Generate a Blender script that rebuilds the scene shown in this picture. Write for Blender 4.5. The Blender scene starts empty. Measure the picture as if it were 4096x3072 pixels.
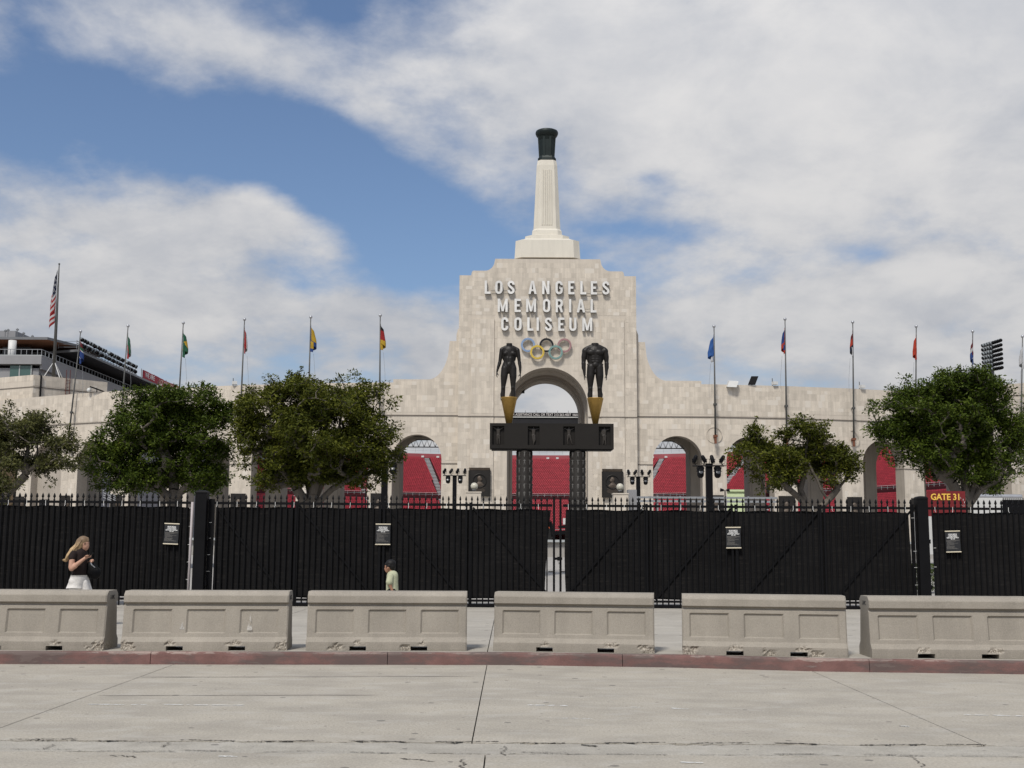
import bpy, bmesh, math, random
import numpy as np
from mathutils import Vector, Matrix, noise as mnoise
from mathutils.geometry import tessellate_polygon
rnd = random.Random(7)
PI = math.pi
R = math.radians
scene = bpy.context.scene
col = scene.collection

# ------------------------------------------------------------------ camera
F, HOR, CAMZ, ROLL = 4700.0, 2165.0, 1.6, 0.0056
PITCH = math.atan((HOR - 1536) / F)
_f = Vector((0, math.cos(PITCH), math.sin(PITCH)))
_u0 = Vector((0, -math.sin(PITCH), math.cos(PITCH)))
_r0 = Vector((1, 0, 0))
_r = _r0 * math.cos(ROLL) + _u0 * math.sin(ROLL)
_u = _u0 * math.cos(ROLL) - _r0 * math.sin(ROLL)
CAM = Vector((0, 0, CAMZ))
cd = bpy.data.cameras.new('camera')
cam = bpy.data.objects.new('camera', cd); col.objects.link(cam)
cam.matrix_world = Matrix(((_r.x, _u.x, -_f.x, 0), (_r.y, _u.y, -_f.y, 0), (_r.z, _u.z, -_f.z, CAMZ), (0, 0, 0, 1)))
cd.sensor_width = 36; cd.lens = F / 4096 * 36; cd.clip_start = 0.1; cd.clip_end = 5000
scene.camera = cam
def ray(px, py): return _f + _r * ((px - 2048) / F) - _u * ((py - 1536) / F)
def at(px, py, Y):
    d = ray(px, py); return CAM + d * (Y / d.y)
def gz(px, py, z):
    d = ray(px, py); return CAM + d * ((z - CAMZ) / d.z)

# ------------------------------------------------------------------ sky, sun, exposure
SUN_EL, SUN_AZ = 53.0, 202.0     # azimuth measured from +Y clockwise: behind the camera, a little left
w = bpy.data.worlds.new('World'); scene.world = w; w.use_nodes = True
nt = w.node_tree; N = nt.nodes; L = nt.links; N.clear()
class W:
    """tiny node-graph helper"""
    def __init__(s, tree): s.t = tree
    def n(s, typ, **kw):
        a = s.t.nodes.new(typ)
        for k, v in kw.items():
            if k.startswith('i_'):
                key = k[2:]; a.inputs[int(key) if key.isdigit() else key].default_value = v
            else: setattr(a, k, v)
        return a
    def l(s, a, b): s.t.links.new(a, b)
    def set(s, sock, v):
        if isinstance(v, (int, float)): sock.default_value = v
        else: s.l(v, sock)
    def m(s, op, a, b=None, c=None, clamp=False):
        q = s.t.nodes.new('ShaderNodeMath'); q.operation = op; q.use_clamp = clamp
        for i, v in enumerate((a, b, c)):
            if v is not None: s.set(q.inputs[i], v)
        return q.outputs[0]
    def ss(s, v, lo, hi):
        q = s.t.nodes.new('ShaderNodeMapRange'); q.interpolation_type = 'SMOOTHSTEP'
        s.set(q.inputs[0], v); q.inputs[1].default_value = lo; q.inputs[2].default_value = hi
        return q.outputs[0]
    def mix(s, f, a, b, mode='MIX'):
        q = s.t.nodes.new('ShaderNodeMix'); q.data_type = 'RGBA'; q.blend_type = mode
        s.set(q.inputs[0], f)
        for i, v in ((6, a), (7, b)):
            if isinstance(v, (tuple, list)): q.inputs[i].default_value = (*v[:3], 1)
            else: s.l(v, q.inputs[i])
        return q.outputs[2]
    def noise(s, vec, scale, detail=4, rough=0.55, dist=0.0):
        q = s.t.nodes.new('ShaderNodeTexNoise'); q.inputs['Scale'].default_value = scale
        q.inputs['Detail'].default_value = detail; q.inputs['Roughness'].default_value = rough
        q.inputs['Distortion'].default_value = dist
        if vec is not None: s.l(vec, q.inputs['Vector'])
        return q.outputs['Fac']
g = W(nt)
sky = g.n('ShaderNodeTexSky', sky_type='NISHITA', sun_disc=False)
sky.sun_elevation = R(SUN_EL); sky.sun_rotation = R(SUN_AZ); sky.air_density = 1.0; sky.dust_density = 1.6; sky.ozone_density = 1.4
tc = g.n('ShaderNodeTexCoord')
sx = g.n('ShaderNodeSeparateXYZ'); g.l(tc.outputs['Generated'], sx.inputs[0])
X, Y, Z = sx.outputs
az = g.m('ARCTAN2', X, Y); el = g.m('ARCSINE', Z)
zz = g.m('MAXIMUM', g.m('ADD', Z, 0.34), 0.08)
cv = g.n('ShaderNodeCombineXYZ'); g.l(g.m('DIVIDE', X, zz), cv.inputs[0]); g.l(g.m('DIVIDE', Y, zz), cv.inputs[1]); cv.inputs[2].default_value = 3.7
n1 = g.noise(cv.outputs[0], 2.7, 9, 0.54, 0.35)
n2 = g.noise(cv.outputs[0], 8.5, 6, 0.6)
def gauss(px, py, rx, ry, ang, amp):
    d = ray(px, py).normalized(); a0 = math.atan2(d.x, d.y); e0 = math.asin(d.z)
    c, s_ = math.cos(R(-ang)), math.sin(R(-ang))
    dx = g.m('SUBTRACT', az, a0); dy = g.m('SUBTRACT', el, e0)
    u = g.m('DIVIDE', g.m('ADD', g.m('MULTIPLY', dx, c), g.m('MULTIPLY', dy, s_)), rx / F)
    v = g.m('DIVIDE', g.m('ADD', g.m('MULTIPLY', dx, -s_), g.m('MULTIPLY', dy, c)), ry / F)
    r2 = g.m('ADD', g.m('MULTIPLY', u, u), g.m('MULTIPLY', v, v))
    return g.m('MULTIPLY', g.m('EXPONENT', g.m('MULTIPLY', r2, -1.0)), amp)
bias = g.m('MULTIPLY', g.ss(el, .24, .06), .34)
for q in ((150, 400, 520, 210, 5, -.42), (900, 560, 560, 150, 14, -.5), (1500, 780, 420, 190, 34, -.5), (1950, 1000, 300, 110, 12, -.42),
          (1720, 1080, 200, 110, 0, -.3), (450, 900, 480, 130, -4, .24), (120, 740, 300, 110, 8, .24), (1050, 850, 260, 95, 8, .32), (800, 150, 650, 80, 14, .2), (480, 800, 110, 60, 0, -.22), (1350, 1110, 260, 60, 0, -.2), (330, 950, 120, 40, 0, -.15),
          (1550, 500, 400, 90, 30, .2), (2500, 420, 800, 330, 12, .36), (3500, 500, 900, 460, 0, .34), (700, 1230, 1100, 150, 0, .22), (3200, 1250, 1000, 170, 0, .26),
          (2560, 915, 300, 45, 2, -.25), (2590, 715, 70, 36, 0, -.25), (3470, 1020, 120, 40, 0, -.2), (1330, 50, 150, 80, 20, -.25), (3900, 760, 200, 60, -15, -.18), (2250, 700, 160, 60, 40, -.12),
          (1300, 1150, 160, 50, 0, -.12), (3300, 120, 1000, 260, 0, .32), (2350, 60, 450, 160, 0, .25), (60, 60, 260, 260, 0, -.2)):
    gq = gauss(*q); bias = gq if bias is None else g.m('ADD', bias, gq)
n3 = g.noise(cv.outputs[0], 4.2, 6, .6, .3)
dens = g.m('ADD', g.m('ADD', g.m('ADD', g.m('MULTIPLY', g.m('SUBTRACT', n1, .5), 1.5), .5), g.m('MULTIPLY', g.m('SUBTRACT', n2, .5), .75)), bias)
mask = g.ss(dens, 0.22, 0.80)
shade = g.m('ADD', g.m('MULTIPLY', g.ss(dens, .5, 1.0), .3), g.m('ADD', g.m('MULTIPLY', g.ss(n3, .34, .66), .5), g.m('MULTIPLY', g.ss(n2, .35, .65), .2)))
ccol = g.mix(shade, (4.2, 4.4, 4.85), (6.6, 6.5, 6.45))
skyc = g.mix(1.0, sky.outputs[0], (0.92, 0.98, 1.08), 'MULTIPLY')
cf = g.n('ShaderNodeVectorMath', operation='SCALE'); g.l(ccol, cf.inputs[0]); g.l(g.m('ADD', g.m('MULTIPLY', g.m('MAXIMUM', Z, 0.0), .75), .82), cf.inputs[3]); ccol = cf.outputs[0]
fin = g.mix(g.m('MULTIPLY', mask, .97), skyc, ccol)
bg = g.n('ShaderNodeBackground'); bg.inputs[1].default_value = 0.1; g.l(fin, bg.inputs[0])
wo = g.n('ShaderNodeOutputWorld'); g.l(bg.outputs[0], wo.inputs[0])

sd = bpy.data.lights.new('sun', 'SUN'); sd.energy = 3.0; sd.angle = R(10); sd.color = (1, 0.95, 0.88)
sun = bpy.data.objects.new('sun', sd); col.objects.link(sun)
_sd = Vector((math.sin(R(SUN_AZ)) * math.cos(R(SUN_EL)), math.cos(R(SUN_AZ)) * math.cos(R(SUN_EL)), math.sin(R(SUN_EL))))
sun.rotation_euler = _sd.to_track_quat('Z', 'Y').to_euler(); sun.location = (0, -20, 60)
scene.view_settings.view_transform = 'Standard'; scene.view_settings.look = 'None'
scene.view_settings.gamma = 1; scene.view_settings.use_curve_mapping = False
scene.view_settings.exposure = 0.08
try: scene.cycles.max_bounces = 6; scene.cycles.transparent_max_bounces = 8
except Exception: pass

# ------------------------------------------------------------------ materials
MATS = {}
def M(name, base=(.5, .5, .5), rough=.85, var=.12, scale=3.0, fine=0.06, fscale=60.0, bump=0.0, bscale=80.0, metal=0.0, spec=0.3,
      isl=0.0, streak=0.0, emis=None, coord='pos', custom=None, trans=0.0, alt=None):
    """procedural material: base colour varied by two noises, optional per-piece variation, vertical streaks and fine bump"""
    m = bpy.data.materials.new(name); m.use_nodes = True; t = m.node_tree; t.nodes.clear(); q = W(t)
    out = q.n('ShaderNodeOutputMaterial'); b = q.n('ShaderNodeBsdfPrincipled'); q.l(b.outputs[0], out.inputs[0])
    b.inputs['Roughness'].default_value = rough; b.inputs['Metallic'].default_value = metal
    b.inputs['Specular IOR Level'].default_value = spec
    if coord == 'pos': vec = q.n('ShaderNodeNewGeometry').outputs['Position']
    else: vec = q.n('ShaderNodeTexCoord').outputs['Object']
    f = q.m('ADD', q.m('MULTIPLY', q.m('SUBTRACT', q.noise(vec, scale, 5), .5), 2 * var * 1.8), 1.0)
    f = q.m('ADD', f, q.m('MULTIPLY', q.m('SUBTRACT', q.noise(vec, fscale, 3), .5), 2 * fine * 1.8))
    if isl:
        ge = q.n('ShaderNodeNewGeometry'); oi = q.n('ShaderNodeObjectInfo')
        rr = q.m('FRACT', q.m('ADD', ge.outputs['Random Per Island'], oi.outputs['Random']))
        f = q.m('MULTIPLY', f, q.m('ADD', q.m('MULTIPLY', q.m('SUBTRACT', rr, .5), 2 * isl), 1.0))
        b_alt = rr
    if streak:
        mp = q.n('ShaderNodeMapping'); mp.inputs['Scale'].default_value = (1, 1, .06); q.l(vec, mp.inputs[0])
        f = q.m('MULTIPLY', f, q.m('ADD', q.m('MULTIPLY', q.m('SUBTRACT', q.noise(mp.outputs[0], 3.2, 6, .65), .5), 2 * streak * 1.8), 1.0))
    c = q.mix(1.0, base, (1, 1, 1), 'MULTIPLY')
    vm = q.n('ShaderNodeVectorMath', operation='SCALE'); vm.inputs[0].default_value = base[:3]; q.l(f, vm.inputs[3])
    csock = vm.outputs[0]
    if isl and alt is not None:
        csock = q.mix(q.ss(b_alt, .9, .93), csock, alt)
    if custom: csock = custom(q, vec, csock, b) or csock
    q.l(csock, b.inputs['Base Color'])
    if bump:
        bp = q.n('ShaderNodeBump'); bp.inputs['Strength'].default_value = bump; bp.inputs['Distance'].default_value = .02
        q.l(q.noise(vec, bscale, 4), bp.inputs['Height']); q.l(bp.outputs[0], b.inputs['Normal'])
    if emis:
        b.inputs['Emission Color'].default_value = (*emis[0], 1); b.inputs['Emission Strength'].default_value = emis[1]
    if trans:
        tr = q.n('ShaderNodeBsdfTranslucent'); q.l(csock, tr.inputs[0]); ms = q.n('ShaderNodeMixShader'); ms.inputs[0].default_value = trans
        q.l(b.outputs[0], ms.inputs[1]); q.l(tr.outputs[0], ms.inputs[2]); q.l(ms.outputs[0], out.inputs[0])
    MATS[name] = m; return m

def c_road(q, vec, c, b):
    # blotches, tar and gum spots and fine cracks with a shape of their own
    mp = q.n('ShaderNodeMapping'); mp.inputs['Scale'].default_value = (.8, 1.3, 1); q.l(vec, mp.inputs[0])
    c = q.mix(q.m('MULTIPLY', q.ss(q.noise(mp.outputs[0], 1.3, 6, .6), .40, .66), .36), c, (.235, .217, .190))
    c = q.mix(q.m('MULTIPLY', q.ss(q.noise(mp.outputs[0], 2.9, 5, .6), .48, .70), .4), c, (.45, .43, .385))
    v = q.n('ShaderNodeTexVoronoi', voronoi_dimensions='2D'); v.inputs['Scale'].default_value = 2.6; q.l(vec, v.inputs['Vector'])
    sc = q.n('ShaderNodeSeparateColor'); q.l(v.outputs['Color'], sc.inputs[0])
    rad = q.m('MULTIPLY', q.m('POWER', sc.outputs[0], 5.0), .11)
    spot = q.m('LESS_THAN', v.outputs['Distance'], rad)
    c = q.mix(q.m('MULTIPLY', spot, .62), c, (.09, .085, .08))
    v2 = q.n('ShaderNodeTexVoronoi', voronoi_dimensions='2D'); v2.inputs['Scale'].default_value = 7; q.l(vec, v2.inputs['Vector']); sc2 = q.n('ShaderNodeSeparateColor'); q.l(v2.outputs['Color'], sc2.inputs[0])
    c = q.mix(q.m('MULTIPLY', q.m('LESS_THAN', v2.outputs['Distance'], q.m('MULTIPLY', q.m('POWER', sc2.outputs[0], 8.0), .10)), .5), c, (.12, .115, .11))
    return c
def c_chip(q, vec, c, b):
    a = q.n('ShaderNodeAttribute', attribute_name='chip')
    return q.mix(a.outputs['Fac'], c, q.mix(q.ss(q.noise(vec, 55, 4, .7), .42, .6), (.17, .145, .115), (.50, .455, .38)))
def c_kerb(q, vec, c, b):
    mp = q.n('ShaderNodeMapping'); mp.inputs['Scale'].default_value = (.6, 1, 2.2); q.l(vec, mp.inputs[0])
    n = q.noise(mp.outputs[0], 3.4, 8, .66)
    sp = q.n('ShaderNodeSeparateXYZ'); q.l(vec, sp.inputs[0])
    top = q.ss(sp.outputs[2], .10, .152)
    c = q.mix(q.ss(q.m('ADD', n, q.m('MULTIPLY', top, .14)), .60, .64), c, (.31, .235, .205))
    c = q.mix(q.m('MULTIPLY', q.ss(q.noise(mp.outputs[0], 1.7, 7, .72), .42, .58), .85), c, (.098, .074, .068))
    return c
def c_cloth(q, vec, c, b):
    mp = q.n('ShaderNodeMapping'); mp.inputs['Scale'].default_value = (1.6, 1, 26); q.l(vec, mp.inputs[0])
    return q.mix(q.m('MULTIPLY', q.ss(q.noise(mp.outputs[0], 1.4, 5, .6), .5, .78), .6), c, (.042, .038, .034))
M('road', (.372, .342, .286), .95, .10, .8, .24, 42, .5, 60, custom=c_road)
M('road_patch', (.37, .348, .30), .95, .12, 6, .22, 60, .6, 60, custom=c_road)
M('joint', (.055, .05, .046), .95, .3, 9)
M('crack', (.13, .118, .10), .95, .3, 9)
def c_spill(q, vec, c, b):
    q.l(q.m('MULTIPLY', q.ss(q.noise(vec, 14, 6, .7), .40, .6), .75), b.inputs['Alpha']); return c
M('spill', (.56, .54, .50), .9, .1, custom=c_spill)
M('walk', (.37, .345, .298), .92, .08, .9, .16, 50, .2, 120, custom=c_road)
M('kerb', (.165, .088, .078), .8, .25, 4, .1, 50, .3, 60, custom=c_kerb)
M('barrier', (.296, .268, .225), .92, .13, 1.7, .16, 70, .35, 130, isl=.06, streak=.12, custom=c_chip)
M('stencil', (.03, .03, .03), .8)
M('stone', (.54, .484, .405), .9, .10, .9, .08, 14, .15, 40, isl=.105, streak=.16, alt=(.60, .55, .475))
M('stone_wall', (.525, .47, .395), .9, .06, .9, .06, 18, .15, 40, streak=.12)
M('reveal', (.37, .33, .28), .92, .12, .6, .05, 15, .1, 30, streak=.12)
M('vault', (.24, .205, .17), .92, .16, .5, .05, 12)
M('groove', (.16, .14, .12), .95, .1, 3)
M('torch_conc', (.60, .565, .485), .85, .05, .8, .04, 20, .08, 30, streak=.07)
M('bronze_green', (.009, .016, .0145), .5, .35, 1.2, .1, 12, .1, 20, metal=.35, spec=.5, streak=.25)
M('bronze', (.0125, .0105, .0085), .48, .25, 2.2, .1, 20, .06, 30, spec=.3)
M('bronze_plaque', (.018, .0155, .013), .5, .3, 1.2, .12, 12, .1, 20, metal=.3, spec=.4)
M('bronze_light', (.085, .066, .05), .5, .3, 2, .1, 14, .1, 20, metal=.3, spec=.4)
M('lintel', (.0165, .0145, .0125), .65, .12, 2, .05, 30, spec=.18)
M('niche_bronze', (.042, .036, .030), .45, .2, 6, spec=.35)
M('relief', (.105, .10, .092), .6, .15, 6, .05, 40)
M('gold', (.44, .265, .06), .45, .2, 4, .1, 30, .06, 40, metal=.3, spec=.5, streak=.2)
M('black_paint', (.0048, .0048, .0055), .55, .25, 4, .1, 40, spec=.12)
M('fence_cloth', (.0125, .0122, .0125), .95, .3, 1.3, .25, 90, spec=.05, custom=c_cloth)
M('zip_tie', (.75, .75, .72), .5)
M('pale_pipe', (.42, .38, .385), .5, .12, 2, streak=.1)
M('letter_face', (.66, .65, .62), .6, .14, 3, .1, 20, streak=.2)
M('letter_side', (.13, .125, .12), .7, .2, 4)
for nm, c in (('ring_blue', (.20, .28, .42)), ('ring_yellow', (.52, .37, .06)), ('ring_black', (.010, .010, .011)), ('ring_green', (.15, .25, .23)), ('ring_red', (.30, .17, .17))):
    M(nm, c, .65, .14, 2.5, .08, 20, streak=.15)
M('ring_back', (.25, .24, .23), .7)
M('notice', (.022, .023, .025), .5, .1, 5, spec=.3)
M('notice_rail', (.62, .56, .42), .5, .06)
M('print_white', (.78, .78, .76), .6, .05)
M('print_faint', (.20, .19, .175), .6, .1)
M('sign_red', (.17, .018, .020), .5, .12, 6, .06)
M('sign_yellow', (.80, .50, .09), .5, .06)
M('led', (.05, .05, .05), .4, emis=((.95, .88, .84), .62))
M('board_black', (.006, .006, .007), .6, .1, spec=.1)
M('white_paint', (.58, .58, .56), .5, .05, 2)
M('silver', (.42, .43, .45), .35, .1, 3, metal=.5, spec=.5)
M('pole', (.085, .085, .08), .5, .25, 3, metal=.3, streak=.2)
M('rust', (.15, .06, .035), .85, .3, 8)
M('seat_red', (.30, .028, .040), .6, .12, .5, .08, 3, isl=.12)
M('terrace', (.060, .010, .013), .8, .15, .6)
M('aisle', (.36, .38, .38), .85, .1, .5)
M('parapet', (.30, .075, .085), .8, .1, .3)
M('rail_grey', (.24, .25, .26), .5, .1)
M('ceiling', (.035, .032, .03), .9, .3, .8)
M('truss', (.075, .073, .07), .5, .2, 5, metal=.4)
M('panel_grey', (.25, .25, .255), .7, .07, .8, .03, 20)
M('panel_dark', (.022, .022, .025), .7, .2, .5)
M('soffit', (.24, .105, .055), .6, .15, .8, streak=.1)
M('roof_metal', (.16, .165, .17), .5, .1, .7)
M('glass_green', (.06, .115, .105), .08, .1, .3, spec=.6)
M('glass_dark', (.02, .022, .024), .1, .1, .3, spec=.6)
M('lamp_hood', (.17, .19, .20), .45, .15, 3, metal=.3)
M('lamp_dark', (.005, .005, .006), .5, .1, spec=.15)
M('lamp_lens', (.05, .055, .06), .25, .05, spec=.5)
M('globe', (.62, .60, .50), .2, .03, spec=.5, trans=.25)
M('bark', (.118, .102, .084), .9, .25, 5, .12, 40, .5, 50, coord='pos')
M('plaza', (.33, .315, .29), .9, .08, .5, .06, 20)
M('grass', (.06, .085, .03), .95, .3, 2, .2, 30)
M('tarp_brown', (.085, .058, .034), .8, .15, 1, streak=.1)
M('dark_void', (.012, .012, .014), .9)
M('rust_red', (.11, .035, .03), .7, .2, 4)
M('orange', (.75, .13, .03), .6, .05)
M('tyre', (.012, .012, .012), .8)
M('pale_lime', (.60, .70, .42), .6, .05)
M('ground', (.25, .235, .21), .95, .1, .3)
M('skin', (.46, .265, .185), .55, .07, 12, .04, 60, spec=.35)
M('skin_boy', (.36, .19, .12), .55, .07, 12, .04, 60, spec=.35)
def c_hair(q, vec, c, b):
    mp = q.n('ShaderNodeMapping'); mp.inputs['Scale'].default_value = (60, 60, 7); q.l(vec, mp.inputs[0])
    c = q.mix(q.ss(q.noise(mp.outputs[0], 1, 4), .4, .65), c, (.50, .36, .20))
    sp = q.n('ShaderNodeSeparateXYZ'); q.l(vec, sp.inputs[0])
    return q.mix(q.ss(sp.outputs[2], 1.44, 1.60), c, (.17, .115, .07))
M('hair_blond', (.34, .225, .115), .55, .2, 20, custom=c_hair)
M('hair_black', (.006, .0055, .005), .6, .3, 40)
M('shirt_brown', (.016, .009, .008), .85, .2, 10, .1, 60)
M('skirt_white', (.60, .58, .55), .8, .08, 9, .04, 60, .5, 12)
M('shirt_green', (.42, .43, .29), .85, .12, 9, .06, 60, .5, 14)
M('bag_black', (.004, .004, .0045), .6, .2, 12, spec=.15)
M('face_dark', (.055, .03, .024), .6)
M('lip', (.30, .12, .10), .5)
def leafmat(name, a, bcol, tr=.22):
    def cu(q, vec, c, b):
        ge = q.n('ShaderNodeNewGeometry')
        c = q.mix(ge.outputs['Random Per Island'], a, bcol)
        return q.mix(q.m('MULTIPLY', q.ss(q.noise(vec, 1.1, 3), .35, .68), .5), c, (a[0] * .55, a[1] * .62, a[2] * .7))
    return M(name, a, .6, .1, 3, spec=.12, custom=cu, trans=tr)
leafmat('leaf_dark', (.028, .050, .006), (.105, .140, .016), .2)
leafmat('leaf_olive', (.042, .056, .007), (.140, .145, .018), .2)
leafmat('leaf_grey', (.052, .058, .018), (.14, .14, .046), .2)

# ------------------------------------------------------------------ mesh helpers
WL = {}     # world translation of parents whose children carry world-space vertices
def link(o, parent=None, local=False):
    col.objects.link(o)
    if parent is not None:
        o.parent = parent
        if not local: o.location = Vector(o.location) - WL.get(parent.name, Vector((0, 0, 0)))
    return o
def mesh(name, vs, fs, mats, midx=None, smooth=False):
    me = bpy.data.meshes.new(name); me.from_pydata([tuple(v) for v in vs], [], fs); me.update()
    for m in (mats if isinstance(mats, (list, tuple)) else [mats]): me.materials.append(MATS[m])
    if midx is not None: me.polygons.foreach_set('material_index', midx)
    if smooth: me.polygons.foreach_set('use_smooth', [True] * len(me.polygons))
    return me
def mk(name, vs, fs, mats, parent=None, midx=None, smooth=False, local=False):
    o = bpy.data.objects.new(name, mesh(name, vs, fs, mats, midx, smooth)); return link(o, parent, local)
def tag(o, label=None, cat=None, group=None, kind=None):
    if label: o['label'] = label
    if cat: o['category'] = cat
    if group: o['group'] = group
    if kind: o['kind'] = kind
    return o
def thing(name, label, cat, loc=(0, 0, 0), rz=0, group=None):
    o = bpy.data.objects.new(name, None); col.objects.link(o); o.location = loc; o.rotation_euler = (0, 0, rz); o.empty_display_size = .3
    WL[o.name] = Vector(loc); return tag(o, label, cat, group)
def inst(name, me, parent, loc=(0, 0, 0), rot=(0, 0, 0), sc=(1, 1, 1), local=False):
    o = bpy.data.objects.new(name, me); o.location = loc; o.rotation_euler = rot; o.scale = sc; return link(o, parent, local)
class G:
    """collects geometry"""
    def __init__(s): s.v = []; s.f = []; s.m = []
    def add(s, vs, fs, mi=0):
        k = len(s.v); s.v += [tuple(v) for v in vs]; s.f += [tuple(i + k for i in f) for f in fs]; s.m += [mi] * len(fs); return s
    def box(s, a, b, mi=0, rz=0, piv=None):
        x0, y0, z0 = a; x1, y1, z1 = b
        vs = [(x0, y0, z0), (x1, y0, z0), (x1, y1, z0), (x0, y1, z0), (x0, y0, z1), (x1, y0, z1), (x1, y1, z1), (x0, y1, z1)]
        if rz:
            c, q = math.cos(rz), math.sin(rz); px, py = piv
            vs = [(px + (x - px) * c - (y - py) * q, py + (x - px) * q + (y - py) * c, z) for x, y, z in vs]
        return s.add(vs, [(0, 3, 2, 1), (4, 5, 6, 7), (0, 1, 5, 4), (1, 2, 6, 5), (2, 3, 7, 6), (3, 0, 4, 7)], mi)
    def frame(s, p0, p1):
        d = (Vector(p1) - Vector(p0)); d.normalize(); a = Vector((0, 0, 1)) if abs(d.z) < .9 else Vector((0, 1, 0))
        u = d.cross(a).normalized(); return d, u, u.cross(d).normalized()
    def tube(s, pts, rad, n=8, mi=0, cap=True):
        pts = [Vector(p) for p in pts]; rad = rad if isinstance(rad, (list, tuple)) else [rad] * len(pts); vs = []; fs = []
        u0 = None
        for i, p in enumerate(pts):
            a = pts[max(0, i - 1)]; b = pts[min(len(pts) - 1, i + 1)]; d, u, v = s.frame(a, b)
            if u0 is not None:
                u = (u0 - d * u0.dot(d)).normalized(); v = u.cross(d).normalized()
            u0 = u
            for k in range(n): t = 2 * PI * k / n; vs.append(p + (u * math.cos(t) + v * math.sin(t)) * rad[i])
        for i in range(len(pts) - 1):
            for k in range(n): fs.append((i * n + k, i * n + (k + 1) % n, (i + 1) * n + (k + 1) % n, (i + 1) * n + k))
        if cap: fs.append(tuple(range(n))[::-1]); fs.append(tuple((len(pts) - 1) * n + k for k in range(n)))
        return s.add(vs, fs, mi)
    def bar(s, p0, p1, wd, dp, mi=0):
        d, u, v = s.frame(p0, p1); p0 = Vector(p0); p1 = Vector(p1); vs = []
        for p in (p0, p1):
            for a, b in ((-1, -1), (1, -1), (1, 1), (-1, 1)): vs.append(p + u * a * wd / 2 + v * b * dp / 2)
        return s.add(vs, [(3, 2, 1, 0), (4, 5, 6, 7), (0, 1, 5, 4), (1, 2, 6, 5), (2, 3, 7, 6), (3, 0, 4, 7)], mi)
    def lathe(s, prof, n=16, c=(0, 0, 0), mi=0, a0=0.0, sx=1, sy=1):
        vs = []; fs = []
        for r, z in prof:
            for k in range(n): t = a0 + 2 * PI * k / n; vs.append((c[0] + r * sx * math.cos(t), c[1] + r * sy * math.sin(t), c[2] + z))
        for i in range(len(prof) - 1):
            for k in range(n): fs.append((i * n + k, i * n + (k + 1) % n, (i + 1) * n + (k + 1) % n, (i + 1) * n + k))
        fs.append(tuple(range(n))[::-1]); fs.append(tuple((len(prof) - 1) * n + k for k in range(n)))
        return s.add(vs, fs, mi)
    def sphere(s, c, r, n=12, m=8, mi=0, sc=(1, 1, 1)):
        prof = [(max(1e-4, math.sin(PI * i / m)) * r, -math.cos(PI * i / m) * r) for i in range(m + 1)]
        k = len(s.v); s.lathe(prof, n, (0, 0, 0), mi)
        for i in range(k, len(s.v)):
            v = s.v[i]; s.v[i] = (c[0] + v[0] * sc[0], c[1] + v[1] * sc[1], c[2] + v[2] * sc[2])
        return s
    def ob(s, name, mats, parent=None, smooth=False, local=False):
        return mk(name, s.v, s.f, mats, parent, s.m, smooth, local)
    def me(s, name, mats, smooth=False): return mesh(name, s.v, s.f, mats, s.m, smooth)
def text_geo(body, size, ext=0.0, align='CENTER', bold=0.0):
    cu = bpy.data.curves.new('t', 'FONT'); cu.body = body; cu.size = size; cu.extrude = ext; cu.align_x = align; cu.align_y = 'CENTER'; cu.offset = bold; cu.resolution_u = 2
    o = bpy.data.objects.new('t', cu); col.objects.link(o); dg = bpy.context.evaluated_depsgraph_get()
    me = o.evaluated_get(dg).to_mesh(); vs = [v.co.copy() for v in me.vertices]; fs = [tuple(p.vertices) for p in me.polygons]
    o.evaluated_get(dg).to_mesh_clear(); bpy.data.objects.remove(o); bpy.data.curves.remove(cu); return vs, fs
def text_ob(name, body, size, mat, parent, loc, rx=PI / 2, rz=0, ext=.002, sx=1.0, align='CENTER', local=False, bold=0.0):
    vs, fs = text_geo(body, size, ext, align, bold); mt = Matrix.Rotation(rz, 3, 'Z') @ Matrix.Rotation(rx, 3, 'X')
    vs = [mt @ Vector((v.x * sx, v.y, v.z)) + Vector(loc) for v in vs]
    return mk(name, vs, fs, mat, parent, local=local)

# blobs: overlapping rounded solids fused into one continuous skin
def cap_prim(gm, p0, p1, r0, r1, flat=None, n=14):
    p0, p1 = Vector(p0), Vector(p1); d, u, v = gm.frame(p0, p1); rings = []
    for i in range(5): t = PI / 2 * (i + .02) / 5; rings.append((p0 - d * r0 * math.cos(t), r0 * math.sin(t)))
    for k in (0, .33, .67, 1): rings.append((p0.lerp(p1, k), r0 + (r1 - r0) * k))
    for i in range(5): t = PI / 2 * (i + .98) / 5; rings.append((p1 + d * r1 * math.sin(t), max(r1 * math.cos(t), .0006)))
    vs = []; fs = []
    for c, r in rings:
        for k in range(n):
            o = (u * math.cos(2 * PI * k / n) + v * math.sin(2 * PI * k / n)) * r
            if flat: fd = Vector(flat[0]).normalized(); o = o - fd * o.dot(fd) * (1 - flat[1])
            vs.append(c + o)
    for i in range(len(rings) - 1):
        for k in range(n): fs.append((i * n + k, i * n + (k + 1) % n, (i + 1) * n + (k + 1) % n, (i + 1) * n + k))
    fs.append(tuple(range(n))[::-1]); fs.append(tuple((len(rings) - 1) * n + k for k in range(n)))
    gm.add(vs, fs)
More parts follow.
